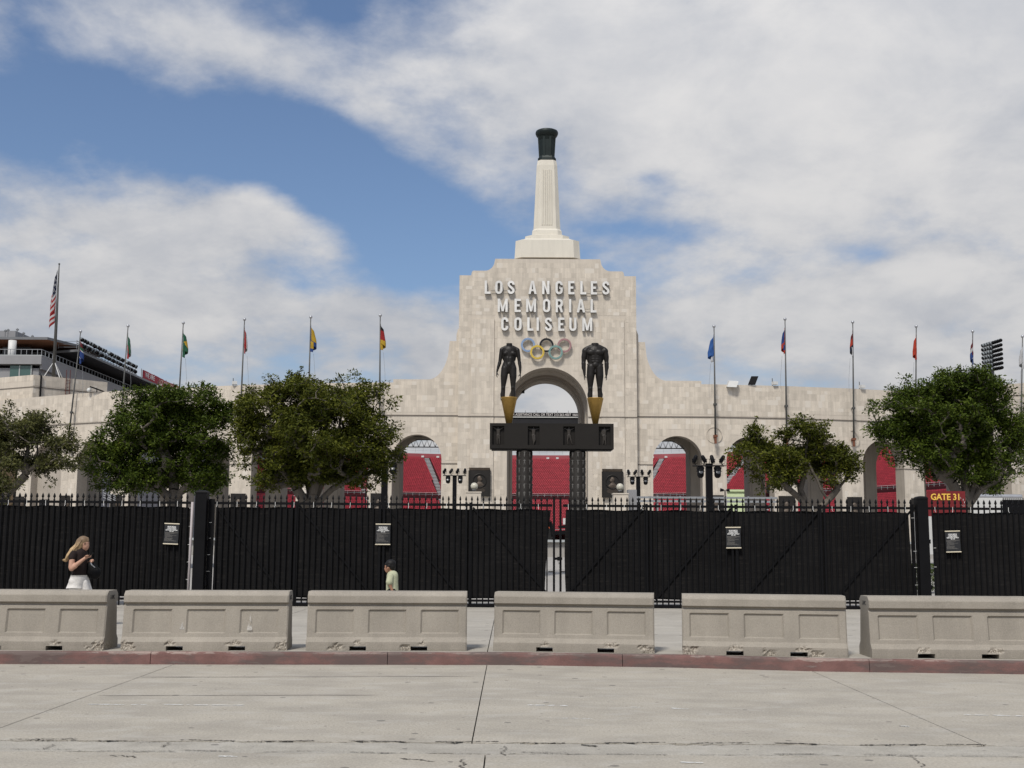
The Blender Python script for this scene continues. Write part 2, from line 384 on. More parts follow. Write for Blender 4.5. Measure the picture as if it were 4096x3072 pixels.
def blob(name, prims, voxel, mats, smooth=3):
    gm = G()
    for p in prims:
        if p[0] == 'c': cap_prim(gm, *p[1:])
        else: gm.sphere(p[1], 1, 16, 10, 0, p[2])
    me = mesh(name + '_src', gm.v, gm.f, mats); o = bpy.data.objects.new('tmp', me); col.objects.link(o)
    bm = bmesh.new(); bm.from_mesh(me); bmesh.ops.recalc_face_normals(bm, faces=bm.faces); bm.to_mesh(me); bm.free()
    r = o.modifiers.new('r', 'REMESH'); r.mode = 'VOXEL'; r.voxel_size = voxel
    if smooth: s = o.modifiers.new('s', 'SMOOTH'); s.factor = .5; s.iterations = smooth
    dg = bpy.context.evaluated_depsgraph_get(); dg.update()
    out = bpy.data.meshes.new_from_object(o.evaluated_get(dg)); out.name = name
    bpy.data.objects.remove(o); bpy.data.meshes.remove(me)
    out.materials.clear()
    for m in (mats if isinstance(mats, (list, tuple)) else [mats]): out.materials.append(MATS[m])
    out.polygons.foreach_set('use_smooth', [True] * len(out.polygons))
    return out

# ------------------------------------------------------------------ ground, street, kerb, pavement
WALKZ = .15
kp = [gz(px, py, 0) for px, py in ((-700, 2657), (0, 2656), (1000, 2658), (2048, 2660), (2700, 2670), (3289, 2686), (4096, 2697), (4800, 2706))]
kx = [p.x for p in kp]; ky = [p.y for p in kp]
kx = [kx[0] - 40] + kx + [kx[-1] + 40]; ky = [ky[0]] + ky + [ky[-1] - .6]
def kerb_y(x): return float(np.interp(x, kx, ky))
YS0, YS1 = gz(2048, 3016, 0).y, gz(2048, 2972, 0).y      # old trench strip across the street
o = mk('ground', [(-900, -60, -.30), (900, -60, -.30), (900, 900, -.30), (-900, 900, -.30)], [(0, 1, 2, 3)], 'ground'); tag(o, kind='structure')
street = mk('street', [(-60, -40, -.03), (60, -40, -.03), (60, 17, -.03), (-60, 17, -.03)], [(0, 1, 2, 3)], 'joint'); tag(street, kind='structure')
XJ = [gz(700, 2662, 0).x - .05, gz(1966, 2662, 0).x - .06, gz(3300, 2688, 0).x - .14]
pit = (XJ[2] - XJ[0]) / 2
XJ = [XJ[0] - pit * k for k in (6, 5, 4, 3, 2, 1)] + XJ + [XJ[2] + pit * k for k in (1, 2, 3, 4, 5, 6)]
def ragged(x0, x1, y0f, y1f, z, n, ja, jb, seed):
    r_ = random.Random(seed); a = []; b = []
    for i in range(n + 1):
        x = x0 + (x1 - x0) * i / n
        a.append((x, y0f(x) + ja * r_.uniform(-1, 1) * (r_.random() < .4), z)); b.append((x, y1f(x) + jb * r_.uniform(-1, 1) * (r_.random() < .4), z))
    vs = a + b; fs = [(i, i + 1, n + 2 + i, n + 1 + i) for i in range(n)]
    ring = list(range(n + 1)) + list(range(2 * n + 1, n, -1)); k = len(vs); vs += [(v[0], v[1], z - .05) for v in (vs[i] for i in ring)]; m = len(ring)
    fs += [(ring[i], ring[(i + 1) % m], k + (i + 1) % m, k + i)[::-1] for i in range(m)]
    return vs, fs
for i in range(len(XJ) - 1):
    x0, x1 = XJ[i] + .0055, XJ[i + 1] - .0055
    vs, fs = ragged(x0, x1, lambda x: YS1 + .012, lambda x: kerb_y(x) - .012, 0, 60, .04, .008, 10 + i); mk('slab', vs, fs, 'road', street)
    vs, fs = ragged(x0 - .0055, x1 + .0055, lambda x: YS0 + .012, lambda x: YS1 - .012, -.004, 60, .05, .045, 40 + i); mk('slab', vs, fs, 'road_patch', street)
    vs, fs = ragged(x0 + .12, x1 + .12, lambda x: -40, lambda x: YS0 - .012, -.001, 40, 0, .02, 70 + i); mk('slab', vs, fs, 'road', street)
# cracks in the strip, worn paint dashes and tyre marks lie on the slabs as thin films
def film(name, pts, wd, mat, z, seed, jag=.3, lab=None):
    r_ = random.Random(seed); a = []; b = []
    for i, p in enumerate(pts):
        q = pts[min(i + 1, len(pts) - 1)]; p_ = pts[max(i - 1, 0)]; d = Vector((q[0] - p_[0], q[1] - p_[1], 0)).normalized(); nrm = Vector((-d.y, d.x, 0))
        h = wd / 2 * (1 + jag * r_.uniform(-1, 1)); h *= .25 if i in (0, len(pts) - 1) else 1
        a.append((p[0] + nrm.x * h, p[1] + nrm.y * h, z)); b.append((p[0] - nrm.x * h, p[1] - nrm.y * h, z))
    n = len(pts); return mk(name, a + b, [(i, n + i, n + i + 1, i + 1) for i in range(n - 1)], mat, street)
def seg(pxa, pya, pxb, pyb, n, jit=0, seed=1):
    r_ = random.Random(seed); A, B = gz(pxa, pya, 0), gz(pxb, pyb, 0); out = []
    for i in range(n + 1): p = A.lerp(B, i / n); out.append((p.x + r_.uniform(-jit, jit), p.y + r_.uniform(-jit, jit)))
    return out
def c_paint(q, vec, c, b):
    tr = q.ss(q.noise(vec, 9, 6, .7), .40, .52); b.inputs['Alpha'].default_value = 1; q.l(tr, b.inputs['Alpha']); return c
M('worn_paint', (.66, .66, .63), .8, .05, custom=c_paint)
def c_skid(q, vec, c, b):
    mp = q.n('ShaderNodeMapping'); mp.inputs['Scale'].default_value = (.7, 16, 1); q.l(vec, mp.inputs[0])
    q.l(q.m('MULTIPLY', q.ss(q.noise(mp.outputs[0], 2.0, 6, .65), .38, .62), .55), b.inputs['Alpha']); return c
M('tyre_mark', (.085, .08, .08), .9, .1, custom=c_skid)
sd_ = 3
for a in ((350, 2818, 500, 2820, .022), (522, 2820, 606, 2820, .022), (655, 2819, 760, 2821, .02), (765, 2821, 980, 2822, .022), (2110, 2821, 2272, 2824, .028), (2524, 2829, 2560, 2830, .012), (2660, 2833, 2762, 2837, .025),
          (2195, 2873, 2370, 2876, .014), (3600, 2905, 3636, 2907, .022), (3855, 2860, 3960, 2863, .02), (3970, 2862, 4110, 2866, .025), (870, 3026, 950, 3028, .02), (2720, 3050, 2815, 3053, .02)):
    sd_ += 1; film('paint_dash', seg(*a[:4], 14, .004, sd_), a[4] * 1.7, 'worn_paint', .004, sd_)
for a in ((600, 2710, 1900, 2706, .07), (390, 2783, 1500, 2782, .065), (560, 2709, 780, 2709, .06)):
    sd_ += 1; film('tyre_mark', seg(*a[:4], 20, .004, sd_), a[4], 'tyre_mark', .004, sd_, .15)
for a in ((640, 2990, 690, 2968, .02), (170, 2998, 220, 2978, .02), (3630, 3020, 3700, 3072, .018), (2010, 3022, 2020, 2985, .025), (1855, 3040, 1845, 3080, .03), (1600, 3035, 1740, 3045, .035), (440, 3022, 560, 3030, .03), (2330, 2980, 2390, 2986, .05),
          (550, 2972, 620, 2968, .02), (980, 2968, 1060, 2964, .015), (2800, 2652, 3000, 2660, .006), (120, 2960, 200, 2963, .04)):
    sd_ += 1; film('crack', seg(*a[:4], 16, .028, sd_), a[4] * .4, 'crack', .0035, sd_, .6)

for k in range(14):
    xa_ = -300 + k * 340; film('crack', seg(xa_, 3013 + .006 * (xa_ - 2048) + rnd.uniform(-5, 5), xa_ + rnd.uniform(180, 340), 3013 + .006 * (xa_ - 1750) + rnd.uniform(-5, 5), 40, .011, 400 + k), rnd.uniform(.006, .014), 'crack', .0035, 500 + k, .8)
    film('crack', seg(xa_, 2970 + .006 * (xa_ - 2048) + rnd.uniform(-4, 4), xa_ + rnd.uniform(120, 300), 2970 + .006 * (xa_ - 1800) + rnd.uniform(-4, 4), 40, .014, 600 + k), rnd.uniform(.01, .03), 'crack', .0035, 700 + k, .9)
# kerb: cast pieces 3 m long with chipped arris
kerb = thing('kerb', None, None); kerb['kind'] = 'structure'
x = -26.0; kseed = 0
while x < 26:
    x1 = x + 3.05; n = 60; r_ = random.Random(200 + kseed); kseed += 1; rows = []
    for i in range(n + 1):
        xx = x + .004 + (x1 - x - .008) * i / n; yy = kerb_y(xx); ch = max(0, mnoise.noise(Vector((xx * 2.1, 3.3, kseed))) - .25) * .06
        c2 = .004 * mnoise.noise(Vector((xx * 6, 9, 1)))
        rows.append([(xx, yy - .012 + c2, -.04), (xx, yy - .004 + c2, .035), (xx, yy + .004 + ch * .5 + c2, .115 - ch * .5), (xx, yy + .010 + ch + c2, .140 - ch * .7), (xx, yy + .026 + ch * 1.4, .1535 - ch * .25), (xx, yy + .155, .1535), (xx, yy + .155, .02)])
    vs = [p for r__ in rows for p in r__]; fs = []
    for i in range(n):
        for j in range(6): a = i * 7 + j; fs.append((a, a + 7, a + 8, a + 1))
    fs.append(tuple(range(7))); fs.append(tuple(n * 7 + j for j in range(6, -1, -1)))
    mk('kerb_stone', vs, fs, 'kerb', kerb); x = x1
# pavement behind the kerb, in slabs
walk = mk('pavement', [(-60, 14.5, -.02), (60, 14.5, -.02), (60, 30, -.02), (-60, 30, -.02)], [(0, 1, 2, 3)], 'joint'); tag(walk, kind='structure')
FY = 26.4
ybands = [None, gz(2048, 2553, WALKZ).y, gz(2048, 2487, WALKZ).y, 27.2]
for i in range(len(XJ) - 1):
    for j in range(3):
        ya = (lambda x: kerb_y(x) + .162) if j == 0 else (lambda x, j=j: ybands[j] + .006)
        yb = lambda x, j=j: ybands[j + 1] - .006
        vs, fs = ragged(XJ[i] + .006, XJ[i + 1] - .006, ya, yb, WALKZ, 12, 0, 0, 5); mk('slab', vs, fs, 'walk', walk)
# plaza rising gently behind the fence
YB = 119.0; GZ = 1.0
pv = []; pf = []
for (y, z) in ((27.2, .15), (34, .25), (60, .8), (80, GZ), (420, GZ)): pv += [(-220, y, z), (220, y, z)]
for i in range(4): pf.append((2 * i, 2 * i + 1, 2 * i + 3, 2 * i + 2))
o = mk('plaza', pv, pf, 'plaza'); tag(o, kind='structure')
def plaza_z(y): return float(np.interp(y, (27.2, 34, 60, 80, 420), (.15, .25, .8, GZ, GZ)))

# ------------------------------------------------------------------ concrete barriers
def barrier_mesh(L, seed):
    r_ = random.Random(seed)
    prof = [(0, .300), (.03, .302), (.06, .302), (.09, .302), (.118, .300), (.150, .272), (.182, .246), (.232, .238), (.247, .237), (.35, .226), (.46, .215), (.548, .206), (.563, .204), (.600, .200), (.625, .182), (.640, .182), (.652, .225), (.66, .232), (.748, .230), (.762, .224), (.806, .172), (.812, .165)]
    panels = [(-.755, -.242), (-.2565 + 0, .2565), (.242 + 0, .755)]
    pw = .515; cs = (-.70, 0, .70); panels = [(c - pw / 2, c + pw / 2) for c in cs]
    notches = [(-.49, -.27), (.32, .54)]
    keys = [-L / 2, -L / 2 + .018, L / 2 - .018, L / 2]
    for a, b in panels: keys += [a, a + .022, b - .022, b]
    for a, b in notches: keys += [a, b]
    k = -L / 2 + .05
    while k < L / 2 - .03:
        if all(abs(k - q) > .012 for q in keys): keys.append(k)
        k += .032
    xs = sorted(keys); nx = len(xs); nz = len(prof)
    chips = []
    for a, b in notches: chips.append(((a + b) / 2 + r_.uniform(-.08, .08), .10, r_.uniform(.05, .13), .04)); 
    for e in (-1, 1):
        if r_.random() < .5: chips.append((e * (L / 2 - .05), .05, r_.uniform(.08, .2), .09))
    for _ in range(r_.randint(0, 2)): chips.append((r_.uniform(-L / 2, L / 2), .03, r_.uniform(.06, .13), .07))
    def chip(x, z):
        c = 0
        for cx, cz, wx, wz in chips:
            d = ((x - cx) / wx) ** 2 + ((z - cz) / wz) ** 2; c = max(c, 1.25 - d + .9 * mnoise.noise(Vector((x * 16, z * 16, seed))))
        return 0 if z > .185 else max(0, min(1, (c - .55) * 3))
    vs = []; att = []
    for side in (-1, 1):
        for x in xs:
            edge = min(abs(x - xs[0]), abs(x - xs[-1])) < .005
            for z, y in prof:
                rec = 0
                for a, b in panels:
                    if a + .02 < x < b - .02 and .24 < z < .556: rec = .024
                yy = y - rec - (.014 if edge else 0)
                c = chip(x, z) if side == -1 else 0
                yy -= c * (.020 + .022 * mnoise.noise(Vector((x * 30, z * 30, seed + 5))))
                arr = .006 * max(0, mnoise.noise(Vector((x * 9, z * 4, seed + 2)))) if (.74 < z < .77) else 0
                vs.append((x, side * (yy - arr) + .0012 * mnoise.noise(Vector((x * 13, z * 13, side))), z - (arr if z > .7 else 0))); att.append(c)
    fs = []; H = nx * nz
    def idx(s, i, j): return s * H + i * nz + j
    def innotch(i): xm = (xs[i] + xs[i + 1]) / 2; return any(a < xm < b for a, b in notches)
    for i in range(nx - 1):
        nn = innotch(i)
        for j in range(nz - 1):
            if nn and j < 2: continue
            fs.append((idx(0, i, j), idx(0, i + 1, j), idx(0, i + 1, j + 1), idx(0, i, j + 1)))
            fs.append((idx(1, i, j), idx(1, i, j + 1), idx(1, i + 1, j + 1), idx(1, i + 1, j)))
        fs.append((idx(0, i, nz - 1), idx(0, i + 1, nz - 1), idx(1, i + 1, nz - 1), idx(1, i, nz - 1)))
        j0 = 2 if nn else 0
        fs.append((idx(0, i, j0), idx(1, i, j0), idx(1, i + 1, j0), idx(0, i + 1, j0)))
        if i and innotch(i) != innotch(i - 1):
            for j in range(2): fs.append((idx(0, i, j), idx(0, i, j + 1), idx(1, i, j + 1), idx(1, i, j)))
    for i in (0, nx - 1):
        for j in range(nz - 1): q = (idx(0, i, j), idx(0, i, j + 1), idx(1, i, j + 1), idx(1, i, j)); fs.append(q if i == 0 else q[::-1])
    me = mesh('concrete_barrier', vs, fs, 'barrier')
    a = me.attributes.new('chip', 'FLOAT', 'POINT'); a.data.foreach_set('value', att)
    return me
BL = 2.13
bspec = [((None, None), (409, 2603), 'concrete barrier at the left edge of the row, cut by the frame', 'right'),
         ((479, 2603), (1146, 2603), 'chipped concrete barrier with white spill marks, second from left', 'right'),
         ((1222, 2603), (1867, 2604), 'concrete barrier in front of the boy in the pale green shirt', None),
         ((1972, 2604), (2618, 2615), 'concrete barrier in front of the gap between the gate leaves', None),
         ((2731, 2619), (3395, 2631), 'concrete barrier second from right with a left end face in view', None),
         ((3490, 2633), (None, None), 'concrete barrier at the right edge of the row, cut by the frame', 'left')]
for i, (a, b, lab, st) in enumerate(bspec):
    A = gz(*a, WALKZ) if a[0] is not None else None; B = gz(*b, WALKZ) if b[0] is not None else None
    if A is None: A = B + Vector((-BL, .01, 0))
    if B is None: B = A + Vector((BL, -.03, 0))
    mid = (A + B) / 2; an = math.atan2(B.y - A.y, B.x - A.x); L_ = (B - A).length
    if i in (0, 5): L_ = BL
    o = bpy.data.objects.new('concrete_barrier', barrier_mesh(L_, 31 + i)); col.objects.link(o)
    nrm = Vector((-math.sin(an), math.cos(an), 0)); o.location = mid + nrm * .300; o.location.z = WALKZ + .002; o.rotation_euler = (0, 0, an); o.scale = (1, 1, .945)
    tag(o, lab, 'barrier', 'concrete barriers along the kerb')
    if st:
        sg = 1 if st == 'right' else -1
        text_ob('stencil_lettering', 'LAMC', .085, 'stencil', o, (sg * (L_ / 2 + .001), 0.0, .715), rz=sg * PI / 2, ext=.0015, sx=.75, local=True)
    if i == 1:
        for (x_, z_, w_, h_) in ((-.305, .285, .035, .11), (.58, .27, .04, .24), (.335, .44, .016, .05)):
            pts = [(x_ - w_, 0, z_), (x_ + w_, 0, z_), (x_ + w_ * .5, 0, z_ + h_ * .4), (x_ + w_ * .1, 0, z_ + h_), (x_ - w_ * .4, 0, z_ + h_ * .5)]
            pts = [(p[0], -(.2475 - .107 * (p[2] - .14)) - .006, p[2]) for p in pts]
            mk('spill_mark', pts, [(0, 1, 2, 3, 4)], 'spill', o, local=True)

# ------------------------------------------------------------------ fence, gate leaves, screens, notices
def fx(px, py=2100): return at(px, py, FY).x
ZT0, ZT1 = at(60, 1999, FY), at(4000, 2029, FY)
def ztop(x): return ZT0.z + (ZT1.z - ZT0.z) * (x - ZT0.x) / (ZT1.x - ZT0.x)
def picket_mesh(name, h):
    gq = G(); s_ = .0145; gq.box((-s_, -s_, .06), (s_, s_, h))
    pr = [(.022, h), (.024, h + .012), (.014, h + .03), (.014, h + .045), (.033, h + .075), (.022, h + .115), (.003, h + .158)]
    gq.lathe(pr, 4, (0, 0, 0), 0, PI / 4); return gq.me(name, 'black_paint')
PM = picket_mesh('picket', 2.43)
def fence_run(root, x0, x1, first, pitch, braces=(), frames=(), z0=.0, bottom=True):
    xq = first
    while xq < x1 - .02:
        if xq > x0 + .02: inst('picket', PM, root, (xq, FY, WALKZ + ztop(xq) - .0 - (2.43 + WALKZ) + .005))
        xq += pitch
    for nm, dz, th in (('top_rail', -.035, .055),):
        gq = G(); gq.box((x0, -.022 + FY, 0), (x1, .022 + FY, th))
        vs = [(v[0], v[1], v[2] + ztop(v[0]) + dz - .03) for v in gq.v]; mk(nm, vs, gq.f, 'black_paint', root)
    gq = G(); gq.box((x0, FY - .022, .27), (x1, FY + .022, .32)); gq.ob('bottom_rail', 'black_paint', root)
    if braces: gq = G(); gq.box((x0, FY - .05, WALKZ + .005), (x1, FY + .05, WALKZ + .075)); gq.ob('gate_track', 'black_paint', root)
    for (a, b) in braces:
        A = at(*a, FY + .03); B = at(*b, FY + .03); d = (B - A); B2 = A + d * ((A.z - .33) / (A.z - B.z))
        gq = G(); gq.bar(A, B2, .03, .045); gq.ob('diagonal_brace', 'black_paint', root)
    for px in frames:
        xx = fx(px)
        for dx in (-.045, .045):
            gq = G(); gq.box((xx + dx - .024, FY - .028, .16), (xx + dx + .024, FY + .028, ztop(xx) + .015)); gq.ob('frame_upright', 'black_paint', root)
PIT = (fx(1000) - fx(900)) / 100 * 23.2
xa, xb, xc, xd = fx(840), fx(2228), fx(2243), fx(3660)
fl = thing('fence_panel', 'black steel picket fence panel at far left, behind the woman', 'fence', (fx(300), FY, WALKZ), 0, 'fence panels')
fence_run(fl, fx(-900), fx(760), fx(26) - 40 * PIT, PIT)
gl = thing('gate_leaf', 'left leaf of the black double gate, braces falling to the right', 'gate', (fx(1500), FY, WALKZ), 0, 'gate leaves')
fence_run(gl, xa, fx(2209), fx(866), PIT, [((870, 2032), (1110, 2350)), ((1197, 2022), (1462, 2350)), ((1548, 2026), (1812, 2352)), ((1892, 2030), (2172, 2355))], (1175, 1528, 1873))
gr = thing('gate_leaf', 'right leaf of the black double gate, braces falling to the left', 'gate', (fx(2950), FY, WALKZ), 0, 'gate leaves')
fence_run(gr, fx(2252), xd, fx(2277), PIT, [((2573, 2032), (2290, 2355)), ((2922, 2035), (2642, 2375)), ((3280, 2036), (2985, 2388)), ((3643, 2044), (3365, 2372))], (2595, 2936, 3290))
fr = thing('fence_panel', 'black steel picket fence panel at far right under the red gate sign', 'fence', (fx(3900), FY, WALKZ), 0, 'fence panels')
fence_run(fr, fx(3708), fx(5000), fx(3731), PIT)
# meeting stiles of the two leaves, taller, with latch, chain and drop bolts
for root, pa in ((gl, 2216), (gr, 2242)):
    xx = fx(pa); gq = G(); gq.box((xx - .024, FY - .03, .17), (xx + .024, FY + .03, ztop(xx) + .15)); gq.ob('meeting_stile', 'black_paint', root)
gq = G(); A = at(2218, 2234, FY); gq.box((A.x - .02, FY - .07, A.z - .03), (A.x + .17, FY - .035, A.z + .025)); gq.box((A.x + .06, FY - .09, A.z - .045), (A.x + .13, FY - .03, A.z + .04)); gq.tube([(A.x + .07, FY - .09, A.z - .04), (A.x + .09, FY - .1, A.z - .13), (A.x + .12, FY - .09, A.z - .04)], .006, 6)
gq.ob('latch', 'black_paint', gl)
for root, px, s_ in ((gl, 2205, -1), (gr, 2256, 1)):
    A = at(px, 2287, FY); gq = G(); gq.box((A.x - .07, FY - .05, A.z - .012), (A.x + .07, FY - .032, A.z + .012)); gq.ob('drop_bolt_handle', 'black_paint', root)
def post(px0, px1, ytop, label):
    x0, x1 = fx(px0, 2300), fx(px1, 2300); zt = at(px0, ytop, FY - .1).z; xm = (x0 + x1) / 2; h = (x1 - x0) / 2
    t = thing('gate_post', label, 'post', (xm, FY - .1, WALKZ), 0, 'gate posts')
    gq = G(); gq.box((x0, FY - .1 - h, WALKZ), (x1, FY - .1 + h, zt - .06)); gq.ob('shaft', 'black_paint', t)
    gq = G(); gq.lathe([(h * 1.48, -.06), (h * 1.5, -.035), (h * 1.25, -.005), (h * .7, .01), (.01, .016)], 4, (xm, FY - .1, zt), 0, PI / 4); gq.ob('cap', 'black_paint', t)
    for dz in (.6, 1.6):
        gq = G(); gq.box((x1, FY - .15, dz), (x1 + .05, FY - .06, dz + .09)); gq.ob('hinge', 'black_paint', t)
post(779, 824, 1963, 'thick black gate post left of the double gate'); post(3668, 3710, 1987, 'thick black gate post beside the red gate sign')
for px0, px1, root in ((826, 848, gl), (3652, 3664, gr)):
    x0, x1 = fx(px0, 2300), fx(px1, 2300); gq = G(); gq.box((x0, FY - .03, .17), (x1, FY + .03, ztop(x0) + .05)); gq.ob('hinge_stile', 'black_paint', root)
A = at(770, 2008, FY - .01); gq = G(); gq.tube([(A.x - .012, FY - .01, .16), (A.x - .006, FY - .01, 1.2), (A.x, FY - .01, A.z)], .027, 12)
o = gq.ob('pipe', 'pale_pipe', None, True); tag(o, 'pale grey pipe standing upright in the gap left of the gate post', 'pipe')

def screen(label, xl, xr, amp, seed, ledge=None, redge=None, pleat=PIT):
    n = int((xr - xl) / .022); mz = 44; vs = []; fs = []; z0 = .34
    for i in range(n + 1):
        u = i / n
        for j in range(mz + 1):
            t = j / mz; x = xl + (xr - xl) * u
            if ledge: x += ledge(t) * max(0, 1 - u * n * .022 / .35)
            if redge: x += redge(t) * max(0, 1 - (1 - u) * n * .022 / .35)
            sag = .012 * (1 - math.cos(2 * PI * (x / .92 + seed))) + .01 * mnoise.noise(Vector((x * 1.3, seed, 0)))
            zt = ztop(x) - .115 - sag; z = z0 + (zt - z0) * t + .012 * mnoise.noise(Vector((x * 2, 5, seed))) * (1 - t)
            ph = 2 * PI * (x / pleat) + .9 * mnoise.noise(Vector((x * .8, z * .4, seed)))
            y = FY + .052 + amp * math.cos(ph) * (.6 + .5 * mnoise.noise(Vector((x * 1.7, z * .7, seed + 9)))) + .02 * mnoise.noise(Vector((x * 1.1, z * 1.4, seed))) + .006 * mnoise.noise(Vector((x * 2.5, z * 16, seed + 3)))
            vs.append((x, max(y, FY + .024), z))
    for i in range(n):
        for j in range(mz): a = i * (mz + 1) + j; fs.append((a, a + mz + 1, a + mz + 2, a + 1))
    o = mk('privacy_screen', vs, fs, 'fence_cloth', None, None, True); md = o.modifiers.new('thick', 'SOLIDIFY'); md.thickness = .003; md.offset = 1
    tag(o, label, 'screen', 'black mesh screens tied to the fence')
    k = xl + .05; tie = G(); r_ = random.Random(seed)
    q = 0
    while k < xr:
        zt = ztop(k); z_ = zt - .01; tie = G(); tie.box((k - .004, FY - .026, z_ - .085), (k + .004, FY - .023, z_ + .008)); tie.bar((k, FY - .025, z_ - .08), (k + .02 * r_.uniform(-1, 1), FY - .05, z_ - .115), .006, .003); tie.ob('cable_tie', 'zip_tie', o); k += .42 + .03 * r_.uniform(-1, 1)
    return o
screen('black mesh screen with deep pleats on the far left fence panel', fx(-900), fx(753, 2200), .018, 1.3)
screen('black mesh screen tied to the left gate leaf', fx(853, 2200), fx(2186, 2200), .004, 2.6, lambda t: .02 * t, lambda t: .10 * t * t - .04 * (1 - t))
screen('black mesh screen tied to the right gate leaf', fx(2264, 2200), fx(3652, 2200), .004, 3.9, lambda t: -.03 * math.sin(PI * t), lambda t: -.06 * t)
screen('black mesh screen on the far right fence panel', fx(3736, 2200), fx(5000), .016, 5.1)
for px, py0, dx in ((757, 2032, -6), (756, 2105, -6), (751, 2178, -6), (748, 2248, -6), (744, 2318, -6), (836, 2090, 6), (832, 2153, 6), (829, 2219, 6), (826, 2285, 6), (3645, 2072, -6), (3654, 2205, -6), (3657, 2270, -6), (3661, 2340, -6), (3734, 2192, 6), (3736, 2268, 6)):
    A = at(px, py0, FY - .03); gq = G(); gq.bar(A, A + Vector((.07 if dx < 0 else .06, 0, .002)), .007, .007); o = gq.ob('cable_tie', 'zip_tie', fl if px < 760 else gl if px < 900 else gr if px < 3700 else fr)
def notice(pxc, y0, y1, label, tilt=0):
    A = at(pxc, y0, FY - .045); B = at(pxc, y1, FY - .045); xm, z1, z0 = (A.x + B.x) / 2, A.z, B.z; w_ = .325; hh = z1 - z0
    t = thing('notice_board', label, 'notice', (xm, FY - .045, z0), 0, 'black visitor notices on the fence'); t.rotation_euler = (0, tilt, 0)
    gq = G(); gq.box((-w_ / 2, -.004, 0), (w_ / 2, .004, hh)); gq.ob('board', 'notice', t, local=True)
    for nm, zz_ in (('top_rail', hh - .012), ('bottom_rail', -.012)):
        gq = G(); gq.tube([(-w_ / 2 - .004, -.006, zz_ + .012), (w_ / 2 + .004, -.006, zz_ + .012)], .0125, 8); gq.ob(nm, 'notice_rail', t, local=True)
    for k, (s_, zf) in enumerate((('HISTORIC PERISTYLE,', .855), ('COURT OF HONOR', .797), ('& OLYMPIC GATEWAY', .739), ('OPEN MONDAY - SATURDAY', .681), ('7AM - 4PM', .623))):
        text_ob('lettering', s_, .0285, 'print_white', t, (0, -.0065, hh * zf), ext=.0006, sx=.72, local=True, bold=.0012)
    r_ = random.Random(int(pxc)); gq = G(); gq.box((-.145, -.0062, hh * .575), (.145, -.0055, hh * .582))
    for q in range(13):
        zf = .545 - q * .033; ln = (.29, .22, .1, .16, .25, .15, .17, .05, .17, .18, .17, .22, .27)[q]; x_ = -.145 + (.012 if 2 <= q <= 8 else 0)
        while ln > .01: wl = min(ln, r_.uniform(.012, .04)); gq.box((x_, -.0062, hh * zf), (x_ + wl - .004, -.0055, hh * zf + .0055)); x_ += wl; ln -= wl
    gq.ob('small_print', 'print_faint', t, local=True)
notice(684, 2095, 2176, 'black visitor notice on the fence left of the pale pipe', .035)
notice(1532, 2097, 2178, 'black visitor notice on the left gate leaf above the boy')
notice(2934, 2110, 2192, 'black visitor notice on the right gate leaf', -.012)
notice(3813, 2125, 2208, 'black visitor notice at far right below the red gate sign', -.03)

# ------------------------------------------------------------------ peristyle: central tower
YT = YB; CX = at(2190, 1700, YT).x
def tz(py): return at(2190, py, YT).z
def tw(dpx, py=1500): return at(2190 + dpx, py, YT).x - CX
PXM = (tw(100) / 100)
UNIT = G().box((-.5, -.5, -.5), (.5, .5, .5)).me('stone_tile', 'stone')
def tiles(root, frame, x0, x1, z0, z1, ok, seed, hcourse=.52, nind=300, proud=.014, wmin=.30, wmax=.66):
    """cut-stone facing: every tile a piece; the largest are objects, the rest one joined part. frame(x,z)->(point, yaw)"""
    r_ = random.Random(seed); rects = []; z = z0
    while z < z1 - .2:
        h = hcourse * r_.choice((.7, 1, 1, 1.35)); x = x0 + r_.uniform(-.5, 0)
        while x < x1:
            w_ = r_.uniform(wmin, wmax); a, b = max(x, x0), min(x + w_, x1); zb = min(z + h, z1)
            if b - a > .15 and ok(a, b, z, zb): rects.append((a, b, z, zb))
            x += w_
        z += h
    rects.sort(key=lambda q: -(q[1] - q[0]) * (q[3] - q[2]))
    jt = .003; gq = G()
    for i, (a, b, c, d) in enumerate(rects):
        p, yaw = frame((a + b) / 2, (c + d) / 2); pr = proud + r_.uniform(-.004, .004)
        if i < nind: inst('stone_tile', UNIT, root, p, (0, 0, yaw), (b - a - jt, 2 * pr, d - c - jt))
        else:
            cs, sn = math.cos(yaw), math.sin(yaw); hw, hh = (b - a - jt) / 2, (d - c - jt) / 2; vs = []
            for yy in (-pr, pr):
                for sx_, sz_ in ((-1, -1), (1, -1), (1, 1), (-1, 1)): vs.append((p[0] + sx_ * hw * cs - yy * sn, p[1] + sx_ * hw * sn + yy * cs, p[2] + sz_ * hh))
            gq.add(vs, [(0, 1, 2, 3), (0, 4, 5, 1), (1, 5, 6, 2), (2, 6, 7, 3), (3, 7, 4, 0)])
    if gq.f: o = gq.ob('stone_facing', 'stone', root); o['kind'] = 'stuff'
    return len(rects)
